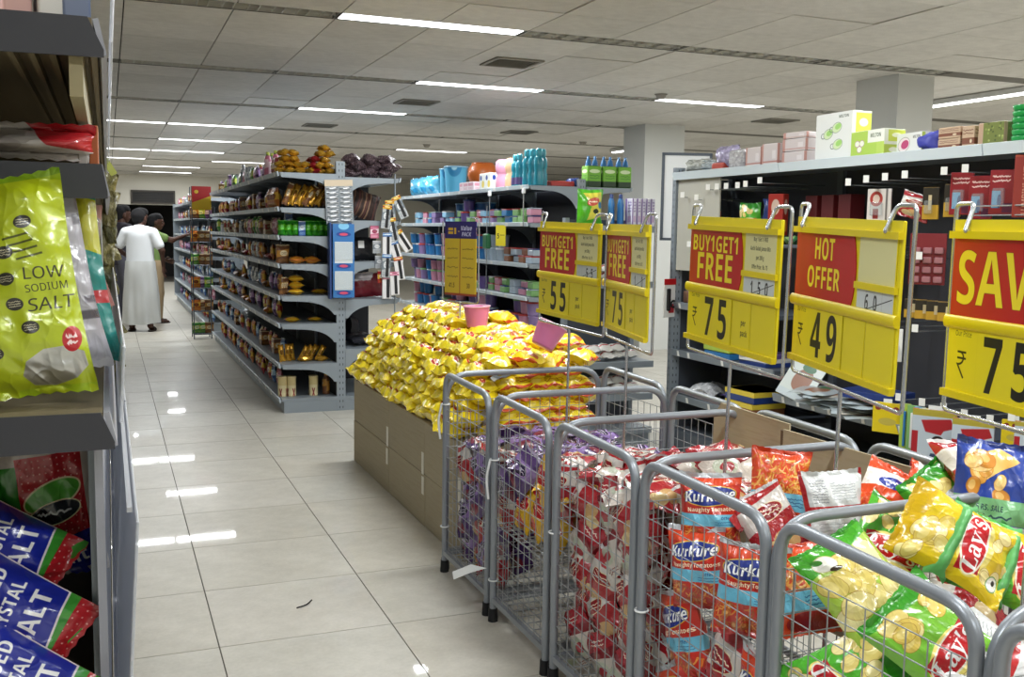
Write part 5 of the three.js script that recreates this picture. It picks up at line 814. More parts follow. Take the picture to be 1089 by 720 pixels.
  one('shelf_talker', box(0.003, 0.2, 0.16), std({ map: five, roughness: 0.5 }), 'yellow shelf card marked 5 hanging under the second tub shelf', 'price card', [3.52, 1.42, -9.02], [0, 0.25, 0]);
  { const d = thing('tag_holder', 'dark green tag holder hanging beside the yellow card', 'holder', [3.5, 1.36, -9.35]); part('body', rbox(0.05, 0.15, 0.12, 0.015, 2), PL('#23603a'), d); part('rod', new THREE.CylinderGeometry(0.004, 0.004, 0.9, 6).translate(0, -0.1, 0), M.chrome, d); }
  for (const [z, lb] of [[-9.32, 'by the pink jar'], [-8.45, 'below the teal bottles']]) { const o = thing('chain_hanger', 'thin hanging chain with a white clip under the shelf edge ' + lb, 'hanger', [3.515, 1.83, z]); part('clip', rbox(0.02, 0.05, 0.05, 0.004), M.white, o); part('chain', new THREE.CylinderGeometry(0.005, 0.005, 0.3, 6).translate(0, -0.17, 0), M.chrome, o); }
  // green packs on the far side of the top shelf
  const gp = std({ map: canvasTex(64, 64, (c, w, h) => { rect(c, 0, 0, w, h, '#6fae2c'); rect(c, 0, 46, w, 18, '#1f3a1a'); oval(c, 32, 16, 26, 6, '#d4e4b8'); squiggle(c, 8, 26, 48, 14, 2, '#3c7a1c', rng(6)); }), roughness: 0.35 });
  for (let k = 0; k < 3; k++) { const o = thing('bottle_pack', `green wrapped bottle pack, ${NTH[k]} from the teal bottles`, 'pack', [4.22 + k * 0.16, y0, -8.5]); part('sleeve', rbox(0.14, 0.2, 0.14, 0.012, 2).translate(0, 0.1, 0), gp, o); for (const x of [-0.035, 0.035]) part('bottle_neck', lathe([[0.03, 0.2], [0.022, 0.25], [0.012, 0.262], [0.012, 0.29], [0, 0.291]], 12).translate(x, 0, 0), P.blue, o); }
  one('tray', rbox(0.24, 0.05, 0.2, 0.01), P.red, 'red tray lying beyond the teal bottles', 'tray', [3.93, y0 + 0.026, -8.6]); one('folded_cloth', pillow(0.16, 0.14, 0.09, { seed: 530, wr: 0.015 }).rotateX(-1.4), P.navy, 'blue crumpled packet between the red tray and the green packs', 'packet', [4.1, y0 + 0.04, -8.62]);
}
{ // end unit: green pouch, blue bottles, white and purple cartons, white packets below
  const gpz = wrap(canvasTex(128, 128, (c, w, h) => { rect(c, 0, 0, w, h, '#4fae1e'); poly(c, [[24, 14], [118, 10], [124, 96], [40, 112], [60, 60]], '#d9cf4a'); oval(c, 70, 44, 34, 14, '#c9482c', -0.2); oval(c, 84, 78, 14, 9, '#2c3420'); oval(c, 108, 56, 12, 12, '#2f7aa0'); squiggle(c, 48, 38, 44, 12, 1, '#fff2cc', rng(2)); }), 0.3);
  one('detergent_pouch', pillow(0.2, 0.25, 0.09, { nu: 14, nv: 16, seed: 540, wr: 0.008 }).translate(0, 0.125, 0), gpz, 'large green and yellow pouch on the end unit', 'pouch', [3.04, 1.506, -6.14], 0.05);
  for (let k = 0; k < 4; k++) put('bottle', P.blue, [3.18 + k * 0.036, 1.506, -6.1 - (k % 2) * 0.05], 0, 'blue bottle beside the green pouch on the end unit', { group: 'blue bottles on the end unit', lid: P.navy, sc: [0.55, 0.95, 0.7] });
  const pw = std({ map: canvasTex(32, 64, (c, w, h) => { rect(c, 0, 0, w, h, '#dcd8e4'); rect(c, 0, 0, 8, h, '#7a5f9c'); rect(c, 12, 40, 14, 14, '#c9a8c8'); squiggle(c, 12, 6, 16, 26, 4, '#8a7aa8', rng(3)); }), roughness: 0.45 });
  for (let k = 0; k < 5; k++) one('carton', rbox(0.032, 0.19, 0.1, 0.003).translate(0, 0.095, 0), pw, `slim white and purple carton, ${NTH[k]} from the blue bottles`, 'box', [3.325 + k * 0.036, 1.506, -6.08], 0);
  const wp = wrap(canvasTex(64, 64, (c, w, h) => { rect(c, 0, 0, w, h, '#d4d2cc'); rect(c, 0, 28, w, 7, '#a83a3a'); squiggle(c, 6, 8, 50, 14, 2, '#8c8a84', rng(4)); }), 0.35), r = rng(545);
  for (const [y, w] of [[1.13, 'second'], [0.585, 'third'], [0.36, 'fourth']]) for (let k = 0; k < 7; k++) one('tissue_packet', pillow(0.13, 0.11, 0.05, { nu: 8, nv: 8, seed: 550 + (k % 4), wr: 0.008 }).rotateX(-1.3), wp, `white packet with a red line on the ${w} shelf of the end unit`, 'packet', [3.06 + (k % 4) * 0.1, y + 0.04 + Math.floor(k / 4) * 0.045, -6.1 + rr(-0.03, 0.03, r)], rr(-0.3, 0.3, r), `white packets on the ${w} end shelf`);
}
// ---------------------------------------------------------------- household shelving: goods on top
{
  const y0 = 1.8605;
  const cups = canvasTex(256, 256, (c, w, h) => { rect(c, 0, 0, w, h, '#e2e4e0'); T(c, 'MILTON', 196, 22, 22, '#3a4a3a', { sx: 0.8 }); for (const [x, y] of [[90, 110], [150, 80], [160, 170]]) { oval(c, x, y, 34, 26, '#cfe0b0', -0.4, '#8a9a8a', 3); oval(c, x + 8, y - 6, 22, 15, '#9ccf6a', -0.4); c.strokeStyle = '#6a7a6a'; c.lineWidth = 4; c.beginPath(); c.arc(x - 36, y + 8, 14, 1, 5); c.stroke(); } });
  const lime = canvasTex(128, 256, (c, w, h) => { rect(c, 0, 0, w, h, '#dde2d0'); rect(c, 24, 10, 104, 110, '#c6d24a'); rect(c, 0, 150, 128, 106, '#b5cc52'); oval(c, 76, 60, 30, 22, '#e6ecc8'); oval(c, 60, 200, 30, 24, '#e8eed4'); });
  const mk = (a, b) => [b, a, std({ color: '#e8e8e4', roughness: 0.5 }), a, a, a].map((t) => (t.isMaterial ? t : std({ map: t, roughness: 0.5 })));
  const boxM = (w, h, d) => new THREE.BoxGeometry(w, h, d).translate(0, h / 2, 0);
  const flat = (c) => col(c, 0.5);
  // local +z faces the aisle; +x of the box then faces the camera end
  const shelfBox = (nm, lb, w, h, d, mats, pos, turn = -Math.PI / 2) => { const o = thing(nm, lb, 'box', pos, turn); const g = boxM(w, h, d); part('body', g, mats, o); part('lid_flap', box(w * 0.99, 0.002, d * 0.5, 0, h + 0.001, d * 0.22), flat('#dadad6'), o); return o; };
  shelfBox('boxed_cup_set', 'tall white box printed with green cups on the top household shelf', 0.3, 0.25, 0.12, mk(cups, lime), [3.66, y0, -4.37], -Math.PI / 2 - 0.04);
  const lb2 = canvasTex(256, 128, (c, w, h) => { rect(c, 0, 0, w, h, '#a9c94c'); rect(c, 130, 0, 126, 60, '#e6e8dc'); T(c, 'MILTON', 190, 26, 26, '#3a4a2a', { sx: 0.8 }); for (const [x, y] of [[50, 60], [86, 60], [68, 88]]) oval(c, x, y, 18, 15, '#e8f0d8', 0, '#b98aa0', 3); rect(c, 200, 60, 56, 68, '#b5d05a'); });
  shelfBox('boxed_cup_set', 'low lime and white box with cup print before the tall white box', 0.27, 0.13, 0.12, mk(lb2, lime), [3.62, y0, -4.06], -Math.PI / 2 - 0.1);
  const pk = canvasTex(256, 96, (c, w, h) => { rect(c, 0, 0, w, h, '#dfe0dc'); oval(c, 120, 50, 46, 32, '#e8d8dc', -0.2, '#9a9a90', 3); oval(c, 128, 50, 30, 20, '#c04a7a', -0.2); T(c, 'MILTON', 215, 18, 18, '#3a3a3a', { sx: 0.8 }); rect(c, 0, 0, 34, 96, '#b5cc52'); });
  shelfBox('boxed_cup_set', 'low white box with a pink oval dish print', 0.26, 0.1, 0.14, mk(pk, pk), [3.68, y0, -3.85], -Math.PI / 2 - 0.15);
  one('gift_bag', pillow(0.16, 0.1, 0.1, { nu: 10, nv: 8, seed: 560, wr: 0.006, full: 0.25 }).translate(0, 0.05, 0), flat('#3c41a0'), 'deep blue folded packet beside the pink oval box', 'packet', [3.63, y0, -3.72], -Math.PI / 2 - 0.2);
  const brown = std({ map: canvasTex(128, 64, (c, w, h) => { const r = rng(7); rect(c, 0, 0, w, h, '#bfa488'); rect(c, 0, 34, w, 18, '#7c4a34'); squiggle(c, 8, 8, 110, 18, 2, '#6a3a2a', r); oval(c, 96, 44, 12, 6, '#d9c8a8'); }), roughness: 0.55 });
  const olive = std({ map: canvasTex(128, 64, (c, w, h) => { const r = rng(8); rect(c, 0, 0, w, h, '#6f7a34'); for (let k = 0; k < 30; k++) oval(c, r() * w, r() * h, 5, 3, pick(['#8a9a44', '#4f5a22', '#a8b060'], r)); rect(c, 0, 0, 26, h, '#b99a80'); }), roughness: 0.55 });
  const soap = (lb, m, p, s = [0.13, 0.052, 0.09], t = -Math.PI / 2) => one('soap_box', rbox(s[0], s[1], s[2], 0.004).translate(0, s[1] / 2, 0), m, lb, 'box', p, t);
  soap('brown cream soap box, lower of the stack beside the blue packet', brown, [3.63, y0, -3.56]); soap('brown cream soap box, upper of the stack beside the blue packet', brown, [3.63, y0 + 0.0525, -3.56]);
  soap('tan soap box lying behind the blue packet', std({ map: brown.map, color: '#f0e4b0', roughness: 0.55 }), [3.78, y0, -3.66], [0.14, 0.045, 0.09]);
  soap('brown soap box standing next to the olive box', brown, [3.63, y0, -3.45], [0.07, 0.1, 0.09]); soap('olive leaf printed box at the end of the household shelf row', olive, [3.64, y0, -3.33], [0.14, 0.105, 0.1]);
  const bangle = new THREE.TorusGeometry(0.045, 0.012, 8, 22).rotateX(Math.PI / 2);
  for (let k = 0; k < 6; k++) one('green_cup', lathe([[0, 0], [0.042, 0], [0.05, 0.02], [0.052, 0.034], [0.047, 0.034], [0.04, 0.004]], 20), PL('#1f9a4a', 0.25), `bright green plastic cup, ${NTH[k]} up the nested stack by the olive box`, 'cup', [3.63, y0 + k * 0.026, -3.19]);
  // wrapped goods toward the far end
  const clearMap = noiseTex(64, [205, 205, 205], 50, [[6, 1], [18, 0.6]], 571), clearWrap = (c) => { const m = wrap(clearMap, 0.2); m.color.setRGB(c[0] / 215, c[1] / 215, c[2] / 215).convertSRGBToLinear(); return m; };
  one('wrapped_pack', pillow(0.22, 0.1, 0.09, { nu: 10, nv: 8, seed: 570, wr: 0.018 }).translate(0, 0.05, 0), clearWrap([176, 178, 170], 571), 'flat grey crumpled packet at the far end of the household shelf', 'pack', [3.64, y0 - 0.005, -5.75], -1.4);
  one('wrapped_pack', pillow(0.16, 0.08, 0.08, { nu: 10, nv: 8, seed: 572, wr: 0.018 }).translate(0, 0.04, 0), clearWrap([160, 170, 172], 573), 'mottled grey packet before the purple wrapped pack', 'pack', [3.63, y0, -5.6], -1.7);
  { const o = thing('wrapped_pack', 'clear bag with purple and red goods lying on the household shelf', 'pack', [3.65, y0, -5.42], -1.5); part('bag', pillow(0.2, 0.15, 0.12, { nu: 12, nv: 10, seed: 574, wr: 0.014, full: 0.35 }).translate(0, 0.085, 0), clearWrap([168, 160, 190], 575), o); part('contents', rbox(0.12, 0.05, 0.1, 0.012).translate(-0.02, 0.026, 0.02), col('#b0483a', 0.5), o); }
  one('wrapped_pack', rbox(0.16, 0.12, 0.14, 0.02, 2).translate(0, 0.06, 0), clearWrap([178, 176, 178], 576), 'pale plastic wrapped block next to the purple bag', 'pack', [3.65, y0, -5.24], -1.6);
  const pinkish = std({ map: canvasTex(64, 64, (c, w, h) => { rect(c, 0, 0, w, h, '#c9bfbe'); rect(c, 0, 0, 8, h, '#b98a80'); rect(c, 0, 50, w, 4, '#b07a70'); rect(c, 44, 20, 14, 24, '#d8d0d0'); }), roughness: 0.4 });
  [[-5.06, 0.12, 'first'], [-4.9, 0.13, 'second']].forEach(([z, h, n]) => one('carton', rbox(0.15, h, 0.14, 0.006).translate(0, h / 2, 0), pinkish, `pale pinkish carton, ${n} after the plastic wrapped block`, 'box', [3.65, y0, z], -1.57));
  [[0, 0.07, 'lowest'], [0.071, 0.07, 'middle'], [0.142, 0.035, 'topmost']].forEach(([dy, h, n], k) => one('carton', rbox(0.2 - k * 0.01, h, 0.15, 0.005).translate(0, h / 2, 0), pinkish, `pale pinkish carton, ${n} of the stack beside the tall white box`, 'box', [3.66, y0 + dy, -4.69], -1.57 + k * 0.06));
  // hooks with price flags and hanging cards
  const hookG = sweep(fillet([V3(0.47, 0, 0), V3(0, 0, 0), V3(-0.01, 0.02, 0)], 0.008, 3), 0.003, 6), flag = box(0.003, 0.036, 0.028);
  const hooks = [[-5.72, 1.7], [-5.55, 1.68], [-5.42, 1.74], [-5.32, 1.74], [-5.22, 1.74], [-5.1, 1.74], [-5.02, 1.745], [-4.88, 1.76], [-4.13, 1.72], [-4.0, 1.73], [-3.87, 1.735], [-3.74, 1.74], [-3.5, 1.745], [-3.38, 1.75], [-3.95, 1.37], [-3.8, 1.36], [-4.2, 1.4], [-4.08, 1.4], [-3.62, 1.36], [-3.7, 0.68], [-3.55, 0.68], [-3.42, 0.68], [-3.3, 0.67], [-3.16, 0.67], [-3.82, 1.02], [-3.62, 1.02], [-3.98, 1.03], [-5.5, 1.38], [-5.38, 1.38], [-5.62, 1.38], [-3.2, 1.05], [-3.05, 1.05], [-3.05, 0.7], [-2.9, 0.74]];
  hooks.forEach(([z, y], k) => { const o = thing('peg_hook', `peg hook with white price flag, ${y > 1.6 ? 'upper' : y > 1.2 ? 'second' : y > 0.9 ? 'third' : 'low'} row, ${z < -4.75 ? 'far bay' : z < -3.6 ? 'middle bay' : 'bay behind the SAVE board'}`, 'hook', [3.5 + 0.02, y, z]); part('rod', hookG, M.chrome, o); const f = part('price_flag', flag, M.paper, o); f.position.set(-0.012, 0.016, 0); f.rotation.y = 0.5; o.userData.group = 'price flag hooks on the household wall'; });
  const cardM = (draw) => std({ map: canvasTex(96, 128, draw), roughness: 0.35 });
  const rb = cardM((c, w, h) => { const r = rng(9); rect(c, 0, 0, w, h, '#8c1c24'); squiggle(c, 10, 12, 70, 26, 2, '#f0d8d0', r); rect(c, 10, 60, 34, 50, '#6aa8cc'); rect(c, 52, 96, 40, 28, '#5a1c3c'); oval(c, 40, 90, 8, 20, '#2f4a7a'); });
  const yb = cardM((c, w, h) => { rect(c, 0, 0, w, h, '#2a241c'); rect(c, 0, 70, w, 58, '#b8902c'); rect(c, 34, 30, 20, 60, '#c9b890'); });
  const wr2 = cardM((c, w, h) => { rect(c, 0, 0, w, h, '#d4cdc6'); oval(c, 36, 40, 26, 30, '#a83a34'); oval(c, 36, 40, 14, 18, '#e0c8b8'); rect(c, 24, 80, 22, 40, '#8c2c2a'); rect(c, 74, 0, 8, h, '#6a6460'); });
  const hang = (nm, lb, m, w, h, z, y, x = 3.6, t = -Math.PI / 2 + 0.5) => { const o = thing(nm, lb, 'blister card', [x, y, z], t); part('card', rbox(w, h, 0.014, 0.003), m, o); if (nm === 'toy_card' || nm === 'hanging_card') part('hang_tab', box(w * 0.3, 0.02, 0.004, 0, h / 2 + 0.008, 0), M.white, o); else part('blister', rbox(w * 0.5, h * 0.42, 0.02, 0.006).translate(-w * 0.1, -h * 0.12, 0.014), M.plasticClear, o); return o; };
  hang('blister_card', 'white and red card hanging alone on the upper hook row', wr2, 0.12, 0.16, -4.0, 1.62);
  one('blister_card', pillow(0.16, 0.13, 0.05, { seed: 580, wr: 0.008 }), wrap(PT.redFoil, 0.3), 'red packet hanging beside the white and red card', 'packet', [3.62, 1.61, -3.78], [0, -1.2, -0.3]);
  hang('blister_card', 'yellow and black blister card next to the red packet', yb, 0.075, 0.15, -3.66, 1.62); hang('blister_card', 'yellow and black blister card next to the red blue cards', yb, 0.075, 0.15, -3.53, 1.63);
  [[-3.46, 1.66], [-3.35, 1.64], [-3.24, 1.66]].forEach(([z, y], k) => hang('blister_card', `red and blue blister card, ${NTH[k]} from the yellow and black cards`, rb, 0.1, 0.19, z, y, 3.58));
  { const m = std({ map: canvasTex(64, 192, (c, w, h) => { rect(c, 0, 0, w, h, '#8c2a20'); T(c, 'LUMBINI ANT', 34, 110, 24, '#d8a890', { rot: -Math.PI / 2, weight: 'normal' }); rect(c, 0, 0, w, 6, '#a84a30'); }), roughness: 0.4 }); one('tall_box', rbox(0.09, 0.26, 0.06, 0.004), m, 'tall dark red box with vertical lettering by the red blue cards', 'box', [3.57, 1.68, -3.11], -Math.PI / 2 + 0.55); }
  { const o = thing('wire_tray', 'grey tray with a wire rail behind the SAVE board', 'tray', [3.66, 1.5, -3.2]); part('tray', rbox(0.26, 0.05, 0.3, 0.01), col('#9aa0a6', 0.4), o); part('rail', sweep(fillet([V3(-0.13, 0.02, -0.15), V3(-0.13, 0.1, -0.15), V3(-0.13, 0.1, 0.15), V3(-0.13, 0.02, 0.15)], 0.02, 4), 0.004, 6), M.chrome, o); part('rail', sweep([V3(-0.13, 0.06, -0.15), V3(-0.13, 0.06, 0.15)], 0.003, 6), M.chrome, o); }
  // far bay small goods
  const can = put('can', col('#b03a22', 0.4), [3.66, 1.505, -5.55], 0, 'orange red tin hanging in the far bay of the household shelving', { lid: col('#1c1a18', 0.4), sc: [0.9, 0.7, 0.9] });
  one('wrapped_pack', pillow(0.16, 0.2, 0.06, { seed: 590, wr: 0.012 }), wrap(PT.crispGreen, 0.3), 'green packet hanging in the far household bay', 'packet', [3.68, 1.56, -5.2], [0, -1.2, 0]); one('wrapped_pack', pillow(0.12, 0.16, 0.05, { seed: 591, wr: 0.012 }), P.navy, 'navy packet hanging beside the green packet', 'packet', [3.7, 1.6, -5.02], [0, -1.2, 0]);
  { const m = std({ map: canvasTex(64, 128, (c, w, h) => { rect(c, 0, 0, w, h, '#9c2a22'); oval(c, 32, 40, 18, 24, '#c9b0a0'); rect(c, 14, 80, 36, 36, '#c98a2c'); }), roughness: 0.4 }); one('tall_box', rbox(0.1, 0.24, 0.06, 0.004), m, 'red box with a yellow panel in the far household bay', 'box', [3.63, 1.58, -4.86], -1.2); for (let k = 0; k < 3; k++) one('tall_box', rbox(0.1, 0.22, 0.1, 0.004), col('#5a1418', 0.5), `dark maroon box, ${NTH[k]} after the red box`, 'box', [3.8, 1.58, -4.72 + k * 0.14], -1.57); }
  { const o = thing('green_net_tray', 'dark tray of green netting behind the offer boards', 'tray', [3.72, 1.4, -4.55]); part('tray', rbox(0.4, 0.02, 0.95, 0.005), M.steelDark, o); const r = rng(599); for (let k = 0; k < 9; k++) { const m = part('net', pillow(0.12, 0.12, 0.05, { nu: 8, nv: 8, seed: 600 + (k % 3), wr: 0.014 }).rotateX(-1.4), [P.green, PL('#1f5a34'), PL('#2c3a30')][k % 3], o); m.position.set(-0.1 + rr(-0.05, 0.05, r), 0.03, -0.4 + k * 0.1); m.rotation.y = r() * 3; } }
  // shelves of the far bay
  one('lidded_box', rbox(0.16, 0.06, 0.2, 0.01, 2).translate(0, 0.03, 0), col('#b8562e', 0.5), 'orange box on the upper shelf of the far household bay', 'container', [3.66, 1.0005, -5.6], 0.1); one('lidded_box', rbox(0.12, 0.08, 0.12, 0.01, 2).translate(0, 0.04, 0), col('#7a5a48', 0.5), 'brown box on the upper shelf of the far household bay', 'container', [3.66, 1.0005, -5.76], 0.1);
  { const o = thing('toy_box', 'stacked yellow, green and blue box under the 75 board', 'box', [3.68, 0.6805, -5.35]); part('lid', rbox(0.24, 0.03, 0.3, 0.004).translate(0, 0.09, 0), P.yellow, o); part('body', rbox(0.23, 0.035, 0.29, 0.004).translate(0, 0.06, 0), P.lime, o); part('tray', rbox(0.22, 0.04, 0.28, 0.004).translate(0, 0.02, 0), P.blue, o); part('handle', rbox(0.05, 0.04, 0.08, 0.01).translate(0, 0.12, -0.05), P.red, o); }
  for (let k = 0; k < 3; k++) one('book', rbox(0.2, 0.025, 0.26, 0.003).translate(0, 0.0125, 0), [P.navy, P.white, P.violet][k], `${['navy', 'white', 'violet'][k]} book in the flat pile under the 75 board`, 'book', [3.67, 0.6805 + k * 0.026, -4.97], 0.1 * k);
  for (let k = 0; k < 2; k++) { const o = thing('crayon_box', `yellow and blue flat carton, ${k ? 'upper' : 'lower'} one on the low shelf of the far bay`, 'box', [3.66, 0.3805 + k * 0.072, -5.05], 0.05 * k); part('body', rbox(0.24, 0.07, 0.28, 0.004).translate(0, 0.035, 0), k ? P.navy : P.brown, o); part('band', box(0.243, 0.03, 0.283, 0, 0.055, 0), P.yellow, o); }
  one('crumpled_bag', pillow(0.3, 0.2, 0.08, { nu: 14, nv: 10, seed: 610, wr: 0.02 }).rotateX(-1.4), clearWrap([190, 192, 195]), 'crumpled clear plastic bag on the low shelf by the slotted post', 'bag', [3.68, 0.44, -5.55], [0, 0.4, 0]);
  one('folded_cloth', pillow(0.26, 0.2, 0.08, { seed: 612, wr: 0.012 }).rotateX(-1.45), P.violet, 'purple folded cloth behind the crumpled clear bag', 'cloth', [3.75, 0.43, -5.28], [0, 0.2, 0]);
  // magazines
  const magM = (seed, base) => std({ map: canvasTex(96, 128, (c, w, h) => { const r = rng(seed); rect(c, 0, 0, w, h, base); oval(c, 50, 70, 26, 34, '#8a5c44', 0.2); oval(c, 52, 34, 20, 12, '#3a6a4a'); squiggle(c, 8, 6, 80, 20, 2, '#5a4a44', r); rect(c, 0, 108, w, 20, '#b9c4c8'); }), roughness: 0.3 });
  const mags = [magM(1, '#c4ccc8'), magM(2, '#b9b4aa'), magM(3, '#a8b0b4')];
  { const o = thing('magazine', 'glossy magazine propped upright with a brown picture', 'magazine', [3.6, 0.665, -4.53], [-0.5, -1.0, -0.35]); part('pages', rbox(0.2, 0.27, 0.01, 0.002), mags[0], o); }
  const r = rng(620);
  for (let k = 0; k < 12; k++) { const o = thing('magazine', k < 6 ? 'magazine in the fanned pile behind the HOT OFFER board' : 'magazine in the flat stack beside the yellow tags', 'magazine', [3.62 + rr(-0.05, 0.05, r), 0.553 + (k % 6) * 0.014, (k < 6 ? -4.33 : -4.02) + rr(-0.05, 0.05, r)], [0.03, -1.57 + rr(-0.7, 0.7, r), 0], k < 6 ? 'fanned magazines' : 'stacked magazines'); part('pages', pillow(0.22, 0.3, 0.014, { nu: 6, nv: 8, seed: 630 + (k % 3), wr: 0.006, fin: 0, full: 0.1, pinch: 0 }).rotateX(-Math.PI / 2), mags[k % 3], o); }
  one('book', rbox(0.22, 0.04, 0.3, 0.003), P.navy, 'blue book on top of the flat magazine stack', 'book', [3.6, 0.665, -3.95], [0, 0.3, 0]);
  // hanging toy cards low behind the crisps
  const toy = cardM((c, w, h) => { const r = rng(11); rect(c, 0, 0, w, h, '#b4bfca'); rect(c, 0, 0, w, 12, '#a89a3a'); poly(c, [[20, 20], [84, 14], [92, 30], [70, 36], [64, 44], [30, 40]], '#a3222a'); rect(c, 0, 40, 14, 88, '#a3222a'); oval(c, 58, 62, 12, 14, '#8a5a44'); oval(c, 58, 54, 13, 8, '#1c1614'); poly(c, [[34, 100], [44, 78], [72, 78], [84, 100]], '#2c3a5a'); rect(c, 34, 104, 50, 18, '#a83a3a'); });
  const tagM = cardM((c, w, h) => { rect(c, 0, 0, w, h, '#d4bc1c'); for (const x of [18, 48, 78]) oval(c, x, 24, 10, 10, '#7a2c2a'); oval(c, 50, 80, 30, 16, '#b8a84a'); });
  hang('hanging_card', 'yellow card with three round holes hanging by the magazines', tagM, 0.14, 0.15, -3.78, 0.58, 3.52);
  for (let k = 0; k < 4; k++) { const o = thing('toothbrush_pack', `green and blue brush pack, ${NTH[k]} after the yellow card`, 'blister card', [3.52, 0.56, -3.66 + k * 0.045], -1.1); part('card', rbox(0.05, 0.22, 0.008, 0.002), [P.lime, P.green, P.sky, P.yellow][k], o); part('brush', rbox(0.012, 0.17, 0.012, 0.004).translate(0, -0.01, 0.01), [P.blue, P.white, P.blue, P.green][k], o); }
  hang('toy_card', 'white and red toy card with a boy picture, by the green brushes', toy, 0.19, 0.33, -3.42, 0.52, 3.46, -1.0); hang('toy_card', 'white and red toy card with a boy picture, beside the first toy card', toy, 0.17, 0.3, -3.2, 0.53, 3.46, -1.0);
  hang('toy_card', 'pale toy card with a yellow insert under the SAVE board', tagM, 0.1, 0.12, -3.05, 0.64, 3.53, -1.0); for (let k = 0; k < 3; k++) hang('toy_card', `red headed card, ${NTH[k]} along the hooks behind the blue crisp bag`, toy, 0.15, 0.2, -2.9 + k * 0.18, 0.62, 3.47, -1.0);
  // cards seen between the boards
  { const o = thing('blister_card', 'red blister sheet of small pieces between the HOT OFFER and SAVE boards', 'blister card', [3.56, 1.36, -3.62], -0.9); part('card', rbox(0.16, 0.24, 0.01, 0.003), col('#7c1c26', 0.4), o); for (let j = 0; j < 4; j++) for (let i = 0; i < 3; i++) part('piece', rbox(0.04, 0.03, 0.02, 0.006).translate(-0.05 + i * 0.05, 0.04 - j * 0.045, 0.012), col('#a06a70', 0.3), o); }
  for (let k = 0; k < 4; k++) one('blister_card', rbox(0.1, 0.09, 0.02, 0.003), yb, `yellow and black card in the stack beside the SAVE board, ${NTH[k]} along`, 'blister card', [3.6, 1.12, -3.72 + k * 0.07], -0.9);
  { const o = thing('blister_card', 'white card with a black plug hanging beside the 49 board', 'blister card', [3.52, 0.94, -3.77], -0.9); part('card', rbox(0.09, 0.16, 0.008, 0.003), M.paper, o); part('plug', rbox(0.05, 0.07, 0.03, 0.012, 2).translate(0, -0.02, 0.018), M.black, o); }
  { const o = thing('blister_card', 'white and red card with black scissors on the slotted post', 'blister card', [3.5, 1.03, -5.83], 0.35); part('card', rbox(0.12, 0.26, 0.006, 0.003), M.paper, o); part('header', box(0.12, 0.04, 0.004, 0, 0.11, 0.005), M.red, o); part('tool', rbox(0.03, 0.15, 0.02, 0.008).translate(-0.02, -0.01, 0.012), M.black, o); part('handle', new THREE.TorusGeometry(0.022, 0.006, 8, 16).translate(0.03, -0.04, 0.012), M.black, o); part('insert', box(0.05, 0.06, 0.004, 0.02, -0.07, 0.005), col('#a83038', 0.5), o); }
  // white board leaning at the column
  { const o = thing('notice_board', 'white notice board with a grey frame behind the household shelving', 'notice board', [4.08, 1.74, -6.6], -0.35); part('panel', box(0.34, 0.62, 0.01), M.white, o); part('frame', merge([box(0.38, 0.02, 0.02, 0, 0.32, 0), box(0.38, 0.02, 0.02, 0, -0.32, 0), box(0.02, 0.64, 0.02, -0.18, 0, 0), box(0.02, 0.64, 0.02, 0.18, 0, 0)]), M.steelDark, o); part('leg', box(0.03, 1.42, 0.03, 0, -1.03, 0), M.steelDark, o); }
}
